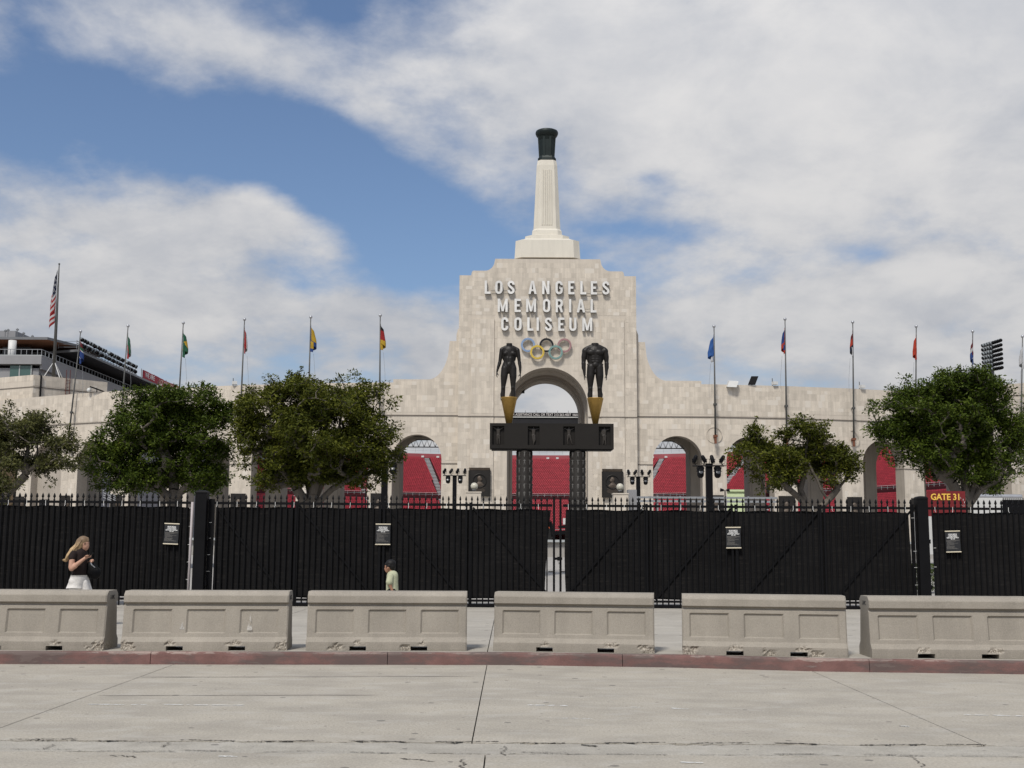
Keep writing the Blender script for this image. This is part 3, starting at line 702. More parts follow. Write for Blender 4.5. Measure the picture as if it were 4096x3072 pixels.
def arch_wall(x0, x1, zb, top, cx, r, zs, y0, y1, n=28, extra=()):
    """wall x0..x1 with a round-headed opening; top(x) is the upper outline. returns G in local x/z with depth y0 (front) .. y1; face material 0 wall, 1 reveal"""
    xs = sorted(set([x0, x1, cx - r, cx + r] + [cx - r * math.cos(PI * i / n) for i in range(n + 1)] + [e for e in extra if x0 < e < x1])); gq = G()
    xs = [x for i, x in enumerate(xs) if i == 0 or x - xs[i - 1] > 1e-4]
    def low(x): return zs + math.sqrt(max(0, r * r - (x - cx) ** 2)) if abs(x - cx) <= r + 1e-6 else None
    for a, b in zip(xs[:-1], xs[1:]):
        inside = (a + b) / 2 > cx - r and (a + b) / 2 < cx + r
        la, lb = (low(a), low(b)) if inside else (zb, zb)
        ta, tb = top(a + 1e-4), top(b - 1e-4)
        gq.add([(a, y0, la), (b, y0, lb), (b, y0, tb), (a, y0, ta), (a, y1, la), (b, y1, lb), (b, y1, tb), (a, y1, ta)], [(0, 1, 2, 3), (5, 4, 7, 6), (3, 2, 6, 7)])
        if inside: gq.add([(a, y0, la), (b, y0, lb), (b, y1, lb), (a, y1, la)], [(3, 2, 1, 0)], 1)
        tn = top(b + 1e-4) if b < x1 else zb
        if abs(tn - tb) > .01 or b == x1: gq.add([(b, y0, min(tn, tb)), (b, y1, min(tn, tb)), (b, y1, max(tn, tb)), (b, y0, max(tn, tb))], [(0, 1, 2, 3)])
    gq.add([(x0, y0, zb), (x0, y1, zb), (x0, y1, top(x0 + 1e-4)), (x0, y0, top(x0 + 1e-4))], [(3, 2, 1, 0)])
    for sx_, fl_ in ((cx - r, 0), (cx + r, 1)):
        q = [(sx_, y0, zb), (sx_, y1, zb), (sx_, y1, zs), (sx_, y0, zs)]; gq.add(q if not fl_ else q[::-1], [(0, 1, 2, 3)], 1)
    return gq
HW = tw(357); Z_TOP, Z_S1, Z_S2, Z_ED = tz(1036), tz(1084), tz(1087), tz(1103)
a1, a2, a3, a4 = tw(213), tw(254), tw(300), tw(310)
def ttop(x):
    x = abs(x)
    if x <= a1: return Z_TOP
    if x <= a2: t = (x - a1) / (a2 - a1); return Z_TOP - (Z_TOP - Z_S1) * (1 - math.sqrt(max(0, 1 - t * t)) if False else math.sqrt(max(0, 1 - (1 - t) ** 2)))
    if x <= a3: return Z_S1
    if x <= a4: t = (x - a3) / (a4 - a3); return Z_ED + (Z_S1 - Z_ED) * math.sqrt(max(0, 1 - t * t))
    return Z_ED
ZSP = tz(1630); RA = tw(161)
tower = thing('memorial_tower', 'pale stone central tower with arch, lettering, rings and torch', 'building', (CX, YT, GZ))
ex = [s_ * v for s_ in (-1, 1) for v in [a1, a2, a3, a4] + [a1 + (a2 - a1) * i / 8 for i in range(1, 8)] + [a3 + (a4 - a3) * i / 4 for i in range(1, 4)]]
gq = arch_wall(-HW, HW, GZ, ttop, 0, RA, ZSP, 0, 2.2, 36, ex)
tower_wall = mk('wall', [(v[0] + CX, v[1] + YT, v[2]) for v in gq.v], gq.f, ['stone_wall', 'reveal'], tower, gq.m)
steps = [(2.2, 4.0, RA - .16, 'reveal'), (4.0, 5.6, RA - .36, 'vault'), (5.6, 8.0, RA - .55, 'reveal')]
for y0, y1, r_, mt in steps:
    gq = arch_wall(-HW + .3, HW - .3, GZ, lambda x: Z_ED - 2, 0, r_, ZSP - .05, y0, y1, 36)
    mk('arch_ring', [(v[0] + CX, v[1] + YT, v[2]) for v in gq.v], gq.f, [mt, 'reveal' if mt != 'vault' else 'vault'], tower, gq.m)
def inarch(a, b, c, d, cx=0, r=RA + .25, zs=ZSP):
    x = 0 if a < cx < b else min(abs(a - cx), abs(b - cx)); x = abs(x)
    return (c < zs and x < r) or (c >= zs and x * x + (c - zs) ** 2 < r * r)
ZPB = tz(1278)
PI0, PI1 = tw(215), tw(307)           # pilaster strip half-range
def okfront(a, b, c, d):
    if inarch(a, b, c, d): return False
    if d > min(ttop(a), ttop(b)) - .02: return False
    if c < tz(1667) < d: return False
    for s_ in (-1, 1):
        lo, hi = sorted((s_ * PI0, s_ * PI1))
        if a < hi and b > lo and d > 0 and c < ZPB + .02: return False
    return True
tiles(tower, lambda x, z: (Vector((CX + x, YT, z)), 0), -HW, HW, GZ, Z_TOP, okfront, 11)
for s_ in (-1, 1):
    lo, hi = sorted((s_ * PI0, s_ * PI1)); gq = G(); gq.box((CX + lo, YT - .12, GZ), (CX + hi, YT + .1, ZPB)); gq.ob('pilaster', 'stone_wall', tower)
    tiles(tower, lambda x, z: (Vector((CX + x, YT - .12, z)), 0), lo, hi, GZ, ZPB, lambda a, b, c, d: not (c < tz(1667) < d), 17 + s_, nind=0)
gq = G()
zc = tz(1667)
gq.box((CX - HW - .04, YT - .07, zc - .05), (CX - PI1 - .01, YT + .05, zc + .03)); gq.box((CX + PI1 + .01, YT - .07, zc - .05), (CX + HW + .04, YT + .05, zc + .03))
for s_ in (-1, 1):
    lo, hi = sorted((s_ * PI0, s_ * PI1)); gq.box((CX + lo - .03, YT - .18, zc - .05), (CX + hi + .03, YT - .06, zc + .03))
    lo, hi = sorted((s_ * (RA + .02), s_ * (PI0 - .04))); gq.box((CX + lo, YT - .07, zc - .05), (CX + hi, YT + .05, zc + .03))
gq.ob('string_course', 'groove', tower)
# torch: stepped octagonal base, fluted shaft, bronze bowl
TC = Vector((CX, YT + 4.0, 0))
def tq(py): return at(2192, py, YT + 4.0).z
def tr(dpx): return (at(2192 + dpx, 900, YT + 4.0).x - at(2192, 900, YT + 4.0).x)
def octo(gq, h0, h1, z0, z1, ch, mi=0):
    vs = []
    for h, z in ((h0, z0), (h1, z1)):
        c = h * ch
        vs += [(TC.x + x, TC.y + y, z) for x, y in ((-h + c, -h), (h - c, -h), (h, -h + c), (h, h - c), (h - c, h), (-h + c, h), (-h, h - c), (-h, -h + c))]
    gq.add(vs, [tuple(range(7, -1, -1)), tuple(range(8, 16))] + [(i, (i + 1) % 8, 8 + (i + 1) % 8, 8 + i) for i in range(8)], mi)
gq = G(); octo(gq, tr(128), tr(124), tq(1060), tq(990), .2); octo(gq, tr(122), tr(108), tq(990), tq(982), .24)
octo(gq, tr(88), tr(86), tq(982), tq(962), .3); octo(gq, tr(86), tr(66), tq(962), tq(956), .3)
octo(gq, tr(60), tr(58), tq(956), tq(935), .3); octo(gq, tr(58), tr(53), tq(935), tq(928), .3)
torch = gq.ob('torch_base', 'torch_conc', tower)
gq = G(); octo(gq, tr(53), tr(41), tq(928), tq(672), .32); octo(gq, tr(41), tr(37), tq(672), tq(651), .34); gq.ob('torch_shaft', 'torch_conc', torch)
for i in range(5):
    gq = G(); xf = (i - 2) * tr(9.2)
    def yf(z): t = (z - tq(928)) / (tq(672) - tq(928)); return TC.y - (tr(53) + (tr(41) - tr(53)) * t)
    za, zb_ = tq(915), tq(690); k = .93
    for x_, wd in ((xf, tr(5.0)),):
        gq.add([(TC.x + x_ - wd / 2, yf(za) - .02, za), (TC.x + x_ + wd / 2, yf(za) - .02, za), (TC.x + x_ * .86 + wd / 2 * .9, yf(zb_) - .02, zb_), (TC.x + x_ * .86 - wd / 2 * .9, yf(zb_) - .02, zb_),
                (TC.x + x_ - wd / 4, yf(za) - .07, za + .05), (TC.x + x_ + wd / 4, yf(za) - .07, za + .05), (TC.x + x_ * .86 + wd / 4, yf(zb_) - .07, zb_ - .05), (TC.x + x_ * .86 - wd / 4, yf(zb_) - .07, zb_ - .05)],
               [(4, 5, 6, 7), (0, 1, 5, 4), (1, 2, 6, 5), (2, 3, 7, 6), (3, 0, 4, 7)])
    gq.ob('flute_rib', 'torch_conc', torch)
gq = G(); octo(gq, tr(37), tr(36), tq(655), tq(640), .42); octo(gq, tr(34), tr(30), tq(640), tq(630), .42); octo(gq, tr(27.5), tr(31.5), tq(630), tq(566), .42); octo(gq, tr(31), tr(36), tq(566), tq(553), .42)
bowl = gq.ob('torch_bowl', 'bronze_green', torch)
for i in range(8):
    a_ = PI / 8 + i * PI / 4; c_, s_ = math.cos(a_), math.sin(a_); gq = G(); r0, r1 = tr(29), tr(34); gq.bar((TC.x + r0 * c_, TC.y + r0 * s_, tq(634)), (TC.x + r1 * c_, TC.y + r1 * s_, tq(556)), .22, .22); gq.ob('rib', 'bronze_green', torch)
gq = G(); q = tr(1); gq.lathe([(33 * q, tq(556)), (37 * q, tq(551)), (42 * q, tq(545)), (45.5 * q, tq(538)), (46 * q, tq(532)), (44 * q, tq(527)), (40 * q, tq(525)), (34 * q, tq(527))], 28, (TC.x, TC.y, 0)); gq.ob('torch_rim', 'bronze_green', torch, True)

# lettering: channel letters built from strokes
def strip(pts, wd, closed=False):
    n = len(pts); Lf = []; Rt = []
    for i in range(n):
        a = Vector(pts[i - 1] if (i or closed) else pts[0]); b = Vector(pts[(i + 1) % n] if (i < n - 1 or closed) else pts[-1]); p = Vector(pts[i])
        d = (b - a).normalized(); nn = Vector((-d.y, d.x)); Lf.append(p + nn * wd / 2); Rt.append(p - nn * wd / 2)
    return Lf, Rt
def extr_strip(gq, pts, wd, d0, d1, closed=False):
    Lf, Rt = strip(pts, wd, closed); n = len(pts); vs = []
    for y in (d1, d0): vs += [(p.x, y, p.y) for p in Lf] + [(p.x, y, p.y) for p in Rt]
    m = n if closed else n - 1; fr = []; sd2 = []
    for i in range(m):
        j = (i + 1) % n; fr.append((i, n + i, n + j, j)); sd2.append((i, j, 2 * n + j, 2 * n + i)); sd2.append((n + j, n + i, 3 * n + i, 3 * n + j))
    if not closed: sd2.append((0, 2 * n, 3 * n, n)); sd2.append((n - 1, 2 * n - 1, 4 * n - 1, 3 * n - 1))
    k = len(gq.f); gq.add(vs, fr, 0); gq.v = gq.v[:]; base = len(gq.v) - len(vs); gq.f += [tuple(i + base for i in f) for f in sd2]; gq.m += [1] * len(sd2)
def extr_poly(gq, loops, d0, d1):
    flat = [p for l in loops for p in l]; tri = tessellate_polygon([[Vector((p[0], p[1], 0)) for p in l] for l in loops]); n = len(flat); base = len(gq.v)
    gq.v += [(p[0], d1, p[1]) for p in flat] + [(p[0], d0, p[1]) for p in flat]
    for t in tri: gq.f.append(tuple(base + i for i in t)); gq.m.append(0)
    o_ = 0
    for l in loops:
        m = len(l)
        for i in range(m): a, b = o_ + i, o_ + (i + 1) % m; gq.f.append((base + a, base + b, base + n + b, base + n + a)); gq.m.append(1)
        o_ += m
def arc(cx, cz, rx, rz_, a0, a1, n): return [(cx + rx * math.cos(R(a0 + (a1 - a0) * i / n)), cz + rz_ * math.sin(R(a0 + (a1 - a0) * i / n))) for i in range(n + 1)]
def glyph(ch, s=.17):
    """strokes/polygons in a cell: height 1, returns (width, G) with the face towards -Y"""
    gq = G(); h = s / 2; d0, d1 = 0.0, -.30
    def P(*l): extr_poly(gq, [list(q) for q in l], d0, d1)
    def S(p, closed=False): extr_strip(gq, p, s, d0, d1, closed)
    if ch == 'L': w_ = .44; P([(0, 0), (w_, 0), (w_, s), (s, s), (s, 1), (0, 1)])
    elif ch == 'I': w_ = s; P([(0, 0), (s, 0), (s, 1), (0, 1)])
    elif ch == 'E': w_ = .46; P([(0, 0), (w_, 0), (w_, s), (s, s), (s, .42), (.38, .42), (.38, .42 + s), (s, .42 + s), (s, 1 - s), (w_, 1 - s), (w_, 1), (0, 1)])
    elif ch == 'M': w_ = .74; P([(0, 0), (s, 0), (s, .62), (w_ / 2 - .08, .05), (w_ / 2 + .08, .05), (w_ - s, .62), (w_ - s, 0), (w_, 0), (w_, 1), (w_ - s, 1), (w_ / 2, .36), (s, 1), (0, 1)])
    elif ch == 'N': w_ = .54; P([(0, 0), (s, 0), (s, .62), (w_ - s, 0), (w_, 0), (w_, 1), (w_ - s, 1), (w_ - s, .38), (s, 1), (0, 1)])
    elif ch == 'A': w_ = .62; P([(0, 0), (s, 0), (s + .055, .22), (w_ - s - .055, .22), (w_ - s, 0), (w_, 0), (w_ / 2 + .10, 1), (w_ / 2 - .10, 1)], [(s + .09, .36), (w_ / 2, .80), (w_ - s - .09, .36)])
    elif ch == 'O': w_ = .54; S(arc(w_ / 2, 1 - w_ / 2, w_ / 2 - h, w_ / 2 - h, 0, 180, 10) + arc(w_ / 2, w_ / 2, w_ / 2 - h, w_ / 2 - h, 180, 360, 10), True)
    elif ch == 'U': w_ = .54; S([(h, 1), (h, .6)] + arc(w_ / 2, w_ / 2, w_ / 2 - h, w_ / 2 - h, 180, 360, 12) + [(w_ - h, .6), (w_ - h, 1)])
    elif ch == 'C': w_ = .52; S([(w_ - h, .66)] + arc(w_ / 2, 1 - w_ / 2, w_ / 2 - h, w_ / 2 - h, 0, 180, 10) + arc(w_ / 2, w_ / 2, w_ / 2 - h, w_ / 2 - h, 180, 360, 10) + [(w_ - h, .34)])
    elif ch == 'G': w_ = .54; S([(w_ - h, .68)] + arc(w_ / 2, 1 - w_ / 2, w_ / 2 - h, w_ / 2 - h, 0, 180, 10) + arc(w_ / 2, w_ / 2, w_ / 2 - h, w_ / 2 - h, 180, 360, 10) + [(w_ - h, .5), (w_ - h - .002, .51)]); P([(.29, .40), (w_ - s - .001, .40), (w_ - s - .001, .40 + s), (.29, .40 + s)])
    elif ch == 'S': w_ = .52; r_ = w_ / 2 - h; S([(w_ - h, .70)] + arc(w_ / 2, 1 - w_ / 2, r_, r_, 0, 180, 10) + [(h + .01, .66), (w_ / 2 - .05, .55), (w_ / 2 + .06, .45), (w_ - h - .01, .34)] + arc(w_ / 2, w_ / 2, r_, r_, 0, -180, 10) + [(h, .30)])
    elif ch == 'R':
        w_ = .55; P([(0, 0), (s, 0), (s, .38), (.25, .38), (w_ - s, 0), (w_, 0), (.43, .41), (.51, .50), (.53, .62), (.53, .78), (.49, .90), (.40, .98), (.30, 1), (0, 1)], [(s, .54), (s, 1 - s), (.28, 1 - s), (.36, .77), (.36, .62), (.28, .54)])
    return w_, gq
GL = {c: glyph(c) for c in 'LOSANGEMRIUC'}
GM = {c: GL[c][1].me('letter_' + c, ['letter_face', 'letter_side']) for c in GL}
for txt, py, xs_ in (('LOSANGELES', 1155, (1939, 1981, 2030, 2113, 2168, 2221, 2272, 2320, 2362, 2408)), ('MEMORIAL', 1227, (1991, 2058, 2104, 2171, 2222, 2275, 2306, 2361)), ('COLISEUM', 1301, (2005, 2057, 2109, 2146, 2179, 2232, 2276, 2328))):
    for c, px in zip(txt, xs_):
        z1 = at(px, py - 28 + .006 * (px - 2190), YT).z; z0 = at(px, py + 25 + .006 * (px - 2190), YT).z; hh = z1 - z0
        inst('letter', GM[c], tower, (at(px, py, YT).x, YT - .12, z0), (0, 0, 0), (hh, 1, hh))
# feeder cables between letters
for (ax, ay, bx, by) in ((1962, 1163, 2032, 1163), (2343, 1173, 2366, 1173), (2382, 1165, 2408, 1165), (2340, 1236, 2361, 1236)):
    gq = G(); gq.tube([at(ax, ay, YT - .2), at((ax + bx) / 2, ay + 1, YT - .2), at(bx, by, YT - .2)], .025, 6); gq.ob('cable', 'letter_side', tower)
# five interlaced rings
RR = tw(25.2); RW = tw(7.8) * 1.0
for px, py, mt, yy in ((2112, 1380, 'ring_blue', .32), (2186, 1381, 'ring_black', .32), (2257.5, 1382, 'ring_red', .32), (2149, 1409, 'ring_yellow', .40), (2222.5, 1409.5, 'ring_green', .40)):
    C0 = at(px, py, YT - yy); n = 48
    for nm, r0, r1, mat_, y0, y1 in (('ring', RR - RW / 2, RR + RW / 2, mt, 0, -.10), ('ring_edge', RR - RW / 2 - .02, RR + RW / 2 + .02, 'letter_face', .14, .0)):
        vs = []
        for y in (y0, y1):
            for r_ in (r0, r1):
                for k in range(n): t = 2 * PI * k / n; vs.append((C0.x + r_ * math.cos(t), C0.y + y, C0.z + r_ * math.sin(t)))
        fs = []
        for k in range(n):
            j = (k + 1) % n; fs += [(2 * n + k, 3 * n + k, 3 * n + j, 2 * n + j), (k, j, 2 * n + j, 2 * n + k)[::-1], (n + k, n + j, 3 * n + j, 3 * n + k), (k, j, n + j, n + k)]
        mk(nm if nm == 'ring' else 'ring_edge', vs, fs, mat_, tower)
    gq = G(); gq.tube([(C0.x, C0.y, C0.z + RR + .02), (C0.x, YT, C0.z + RR + .05)], .03, 6); gq.tube([(C0.x, C0.y, C0.z + RR - .02), (C0.x, C0.y - .02, C0.z + RR + .25)], .02, 5); gq.ob('ring_bracket', 'letter_side', tower)
# dark speaker box inside the arch
A = at(2090, 1565, YT + 6.5); gq = G(); gq.box((A.x - .7, YT + 6.2, A.z - .15), (A.x + .22, YT + 7.2, A.z + .9)); o = gq.ob('loudspeaker', 'board_black', None); tag(o, 'black loudspeaker box hung inside the main arch', 'loudspeaker')

# ------------------------------------------------------------------ wings: two arcades one behind the other
ZW, ZW0 = 1.6 + 16.12, tz(1516); ZI, ZAS, RW_, ZST = 9.45, 9.85, 2.52, 14.35
def yw(xp): d = max(0, xp - 17.07); return YT + .8 + .09 * d + .0062 * d * d
BND = [9.0, 17.07]
while len(BND) < 9:
    x = BND[-1]; s_ = 0
    while s_ < 7.55: x2 = x + .02; s_ += math.hypot(.02, yw(x2) - yw(x)); x = x2
    BND.append(x)
SH1, SH2, SH3, SH4 = tw(368), tw(395), tw(480), tw(620)
def wtop0(xp):
    if xp < SH1: return tz(1290) - (tz(1290) - tz(1333)) * ((xp - 9.0) / (SH1 - 9.0)) ** 2
    if xp < SH2: return tz(1361)
    if xp < SH3: t = (xp - SH2) / (SH3 - SH2); return ZW0 + (tz(1363) - ZW0) * (1 - math.sqrt(max(0, 1 - (1 - t) ** 2)))
    if xp < SH4: return ZW0
    return ZW
def make_wing(sg, label):
    root = thing('arcade_wing', label, 'building', (CX + sg * 30, YT + 3, GZ), 0, 'arcade wings')
    def flip(gq):
        if sg < 0: gq.f = [f[::-1] for f in gq.f]
        return gq
    tops = {}
    for k in range(len(BND) - 1):
        a, b = BND[k], BND[k + 1]; pa = Vector((a, yw(a))); pb = Vector((b, yw(b))) if k else Vector((b, yw(a))); wd = (pb - pa).length; d = (pb - pa) / wd; nrm = Vector((-d.y, d.x))
        cx = 13.3 - 9.0 if k == 0 else wd / 2
        topf = (lambda x: wtop0(9.0 + x)) if k == 0 else (lambda x: ZW)
        ex = [v - 9.0 for v in (SH1, SH2, SH3, SH4)] + [SH2 - 9 + (SH3 - SH2) * i / 14 for i in range(1, 14)] if k == 0 else []
        def put(gq, nm, mats, off=0.0, par=root):
            vs = []
            for x, y, z in gq.v: p = pa + d * x + nrm * (y + off); vs.append((CX + sg * p.x, p.y, z))
            flip(gq); return mk(nm, vs, gq.f, mats, par, gq.m)
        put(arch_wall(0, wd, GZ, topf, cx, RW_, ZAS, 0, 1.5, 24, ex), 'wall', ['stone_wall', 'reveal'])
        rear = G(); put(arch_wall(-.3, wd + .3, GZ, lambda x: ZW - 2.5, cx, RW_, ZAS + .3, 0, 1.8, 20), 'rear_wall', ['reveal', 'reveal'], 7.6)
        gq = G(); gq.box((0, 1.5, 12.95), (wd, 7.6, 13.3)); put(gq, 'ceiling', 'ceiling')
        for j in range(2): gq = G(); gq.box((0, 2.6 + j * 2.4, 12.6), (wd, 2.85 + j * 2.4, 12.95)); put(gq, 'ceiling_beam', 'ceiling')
        gq = G(); gq.box((.0, -.075, ZST - .05), (wd, .01, ZST + .03)); put(gq, 'string_course', 'groove')
        for (u0, u1) in ((0 if k else .05, cx - RW_ - .0), (cx + RW_, wd)):
            if u1 - u0 > .1: gq = G(); gq.box((u0, -.065, ZI - .06), (u1 + (0.0), .01, ZI + .0)); put(gq, 'impost', 'groove')
        for e in (cx - RW_, cx + RW_): gq = G(); gq.box((e - .03, .0, ZI - .06), (e + .03, 1.5, ZI)); put(gq, 'impost', 'groove')
        yaw = math.atan2(d.y, d.x) * sg
        def fr(x, z): p = pa + d * x; return (Vector((CX + sg * p.x, p.y, z)), yaw)
        def okw(a_, b_, c_, d_):
            if inarch(a_, b_, c_, d_, cx, RW_ + .12, ZAS): return False
            if d_ > min(topf(a_ + .001), topf(b_ - .001)) - .02: return False
            return not (c_ < ZST + .03 and d_ > ZST - .05) and not (c_ < ZI and d_ > ZI - .06)
        tiles(root, fr, 0, wd, GZ, 24 if k == 0 else ZW, okw, 100 + k + (50 if sg > 0 else 0), nind=46)
        # bronze tablet and flagpole medallion on the pier
        if k:
            p = pa; gq = G(); q = Vector((CX + sg * p.x, p.y - .02, 0))
            gq.box((q.x - .85, q.y - .16, 3.4), (q.x + .85, q.y + .02, 6.35)); gq.box((q.x - .72, q.y - .20, 3.55), (q.x + .72, q.y - .15, 6.2)); tb = gq.ob('tablet', 'bronze_plaque', root)
            gq = G(); gq.sphere((q.x, q.y - .18, 5.4), .3, 10, 6, 0, (1, .4, 1.25)); gq.sphere((q.x, q.y - .17, 4.75), .5, 10, 6, 0, (1, .3, .6)); gq.ob('bust_relief', 'bronze_light', tb, True)
            gq = G(); n = 40; zc_ = 12.48
            for r0, r1 in ((.77, .82),):
                vs = []
                for y in (-.05, .02):
                    for r_ in (r0, r1):
                        for i in range(n): t = 2 * PI * i / n; vs.append((q.x + r_ * math.cos(t), q.y + y, zc_ + r_ * math.sin(t)))
                fs = []
                for i in range(n): j = (i + 1) % n; fs += [(i, n + i, n + j, j), (i, j, 2 * n + j, 2 * n + i), (n + i, 3 * n + i, 3 * n + j, n + j)]
                gq.add(vs, fs)
            gq.ob('medallion_rim', 'stone_wall', root)
        if sg < 0 and k == 6:
            gq = G(); gq.box((cx - RW_, .9, GZ), (cx + RW_, 1.2, ZAS + RW_)); put(gq, 'infill_wall', 'reveal')
            gq = G(); gq.box((cx + .3, .78, GZ), (cx + 1.9, .9, 6.0)); put(gq, 'doorway', 'dark_void')
        if sg < 0 and k == 7:
            gq = G(); n = 20
            vs = [(cx - .9 + (3.2) * i / n, .8 + .06 * math.sin(i * 1.1), z) for i in range(n + 1) for z in (GZ, ZAS + 1.6)]
            gq.add(vs, [(2 * i, 2 * i + 2, 2 * i + 3, 2 * i + 1) for i in range(n)]); put(gq, 'tarpaulin', 'tarp_brown')
    return root
wl = make_wing(-1, 'pale stone arcade wing curving away left of the tower')
wr = make_wing(1, 'pale stone arcade wing curving away right of the tower')
# end pavilions
for sg, lab in ((-1, 'plain stone end block behind the far left of the arcade'), (1, 'plain stone end block behind the far right tree')):
    A = at(135, 1499, 137.5); B = at(430, 1530, 143.8); Cc = at(-300, 1567, 146.5); zt = A.z
    def mir(p): x_ = p.x - CX; return Vector((CX + (x_ if sg < 0 else -x_), p.y, p.z))
    a_, b_, c_ = mir(A), mir(B), mir(Cc); t = thing('end_pavilion', lab, 'building', (a_.x, a_.y, GZ), 0, 'end pavilions')
    back = Vector((b_.x + (c_.x - a_.x), 152, 0))
    pts = [a_, b_, back, c_]; vs = [(p.x, p.y, z) for z in (GZ, zt) for p in pts]; fs = [(0, 1, 5, 4), (1, 2, 6, 5), (2, 3, 7, 6), (3, 0, 4, 7), (4, 5, 6, 7)]
    if sg > 0: fs = [f[::-1] for f in fs]
    mk('wall', vs, fs, 'stone_wall', t)
    gq = G()
    for p, q in ((a_, b_), (c_, a_)): gq.bar((p.x, p.y, zt - 1.42), (q.x, q.y, zt - 1.42), .14, .07)
    gq.ob('string_course', 'groove', t)
    for p, q, sd3 in ((a_, b_, 3), (c_, a_, 4)):
        wd = (q - p).length; d = (q - p) / wd; yaw = math.atan2(d.y, d.x)
        tiles(t, lambda x, z, p=p, d=d, yaw=yaw: (Vector((p.x + d.x * x, p.y + d.y * x, z)), yaw), 0, wd, 9, zt, lambda a, b, c, d_: not (c < zt - 1.36 and d_ > zt - 1.48), 300 + sd3 + sg, nind=0)

# ------------------------------------------------------------------ stadium bowl behind
BC = Vector((CX, 205.0)); NR = 47
def bowl_pt(i, t): return BC.x + (66 + .78 * i) * math.sin(t), BC.y + (76 + .78 * i) * math.cos(t), 3.6 + .405 * i + (.9 if i > 20 else 0)
bowlr = thing('stadium_seating', 'curving bank of red stadium seats seen through the arches', 'seating', (BC.x, BC.y + 95, GZ))
T0, T1 = -1.0, 1.42
AIS = [R(v) for v in (-52, -41, -28.2, -14.9, 20.6, 33.5, 45)]
gq = G(); nt_ = 90
vs = []; fs = []
for i in range(NR + 1):
    for k in range(nt_ + 1):
        t = T0 + (T1 - T0) * k / nt_; x, y, z = bowl_pt(i, t); zp = bowl_pt(max(i - 1, 0), t)[2]; vs.append((x, y, zp)); vs.append((x, y, z))
W2 = 2 * (nt_ + 1)
for i in range(NR + 1):
    for k in range(nt_):
        a = i * W2 + 2 * k; fs.append((a, a + 2, a + 3, a + 1))
        if i < NR: b = (i + 1) * W2 + 2 * k; fs.append((a + 1, a + 3, b + 2, b))
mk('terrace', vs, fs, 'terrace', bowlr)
V = []; Fc = []
for i in range(NR):
    rx, ry = 66 + .78 * (i + .45), 76 + .78 * (i + .45); t = T0
    if i == 20: continue
    while t < T1:
        dl = math.hypot(rx * math.cos(t), ry * math.sin(t)); st = .56 / dl
        if all(abs(t - a) * dl > .85 for a in AIS):
            x = BC.x + rx * math.sin(t); y = BC.y + ry * math.cos(t); z = bowl_pt(i, t)[2]; tx, ty = rx * math.cos(t) / dl, -ry * math.sin(t) / dl; nx, ny = -ty, tx
            hw = .235; b0 = len(V)
            for (o_, zz_) in ((-.20, .40), (-.16, .44), (.10, .44), (.15, .72), (.19, .72), (.15, .40)):
                for s_ in (-1, 1): V.append((x + tx * hw * s_ + nx * o_, y + ty * hw * s_ + ny * o_, z + zz_))
            for j in range(5): a = b0 + 2 * j; Fc.append((a, a + 1, a + 3, a + 2))
        t += st
o = mk('seat', V, Fc, 'seat_red', bowlr); o['kind'] = 'stuff'
for a in AIS:
    gq = G()
    for i in range(NR):
        x, y, z = bowl_pt(i, a); x2, y2, _ = bowl_pt(i + 1, a); dx, dy = Vector((x2 - x, y2 - y)).normalized(); gx, gy = dy, -dx
        gq.add([(x + gx * q + dx * e, y + gy * q + dy * e, z + h) for h in (-1.0 if i == 21 else .0, .22) for q, e in ((-.62, .02), (.62, .02), (.62, .76), (-.62, .76))], [(0, 1, 5, 4), (4, 5, 6, 7), (1, 2, 6, 5), (3, 0, 4, 7)])
    gq.ob('aisle_stair', 'aisle', bowlr)
    x, y, z = bowl_pt(22, a); x2, y2, _ = bowl_pt(26, a); dx, dy = Vector((x2 - x, y2 - y)).normalized(); gx, gy = dy, -dx; sgn = 1 if a < 0 else -1
    px_, py_ = x + gx * 2.0 * sgn, y + gy * 2.0 * sgn
    gq = G(); yaw = math.atan2(gy, gx); gq.box((px_ - 1.6, py_ - 1.9, z - .4), (px_ + 1.6, py_ + 2.4, z + 2.6), 0, yaw, (px_, py_)); gq.box((px_ - 1.25, py_ - 1.96, z - .5), (px_ + 1.25, py_ - 1.7, z + 1.95), 1, yaw, (px_, py_)); gq.ob('stair_portal', ['parapet', 'dark_void'], bowlr)
vs = []; fs = []; n = 90
for k in range(n + 1):
    t = T0 + (T1 - T0) * k / n; x, y, z = bowl_pt(NR, t); x2, y2, _ = bowl_pt(NR + 1, t); vs += [(x, y, z - .4), (x, y, z + 1.15), (x2, y2, z + 1.15), (x2, y2, GZ)]
for k in range(n):
    for j in range(3): a = 4 * k + j; fs.append((a, a + 4, a + 5, a + 1))
mk('parapet', vs, fs, 'parapet', bowlr)
gq = G(); prev = None
for k in range(120):
    t = T0 + (T1 - T0) * k / 119; x, y, z = bowl_pt(NR + .8, t); p = Vector((x, y, z + 1.15)); gq.bar(p, p + Vector((0, 0, 1.5)), .05, .05)
    if prev is not None:
        for h in (.5, 1.0, 1.5): gq.bar(prev + Vector((0, 0, h)), p + Vector((0, 0, h)), .035, .035)
    prev = p
gq.ob('rim_railing', 'rail_grey', bowlr)
for ii in (20.3, .2):
    gq = G(); prev = None
    for k in range(120):
        t = T0 + (T1 - T0) * k / 119; x, y, z = bowl_pt(ii, t); p = Vector((x, y, z + .75))
        if prev is not None: gq.bar(prev, p, .07, .07); gq.bar(prev - Vector((0, 0, .4)), p - Vector((0, 0, .4)), .05, .05)
        gq.bar(p - Vector((0, 0, .8)), p, .05, .05); prev = p
    gq.ob('walkway_railing', 'aisle', bowlr)
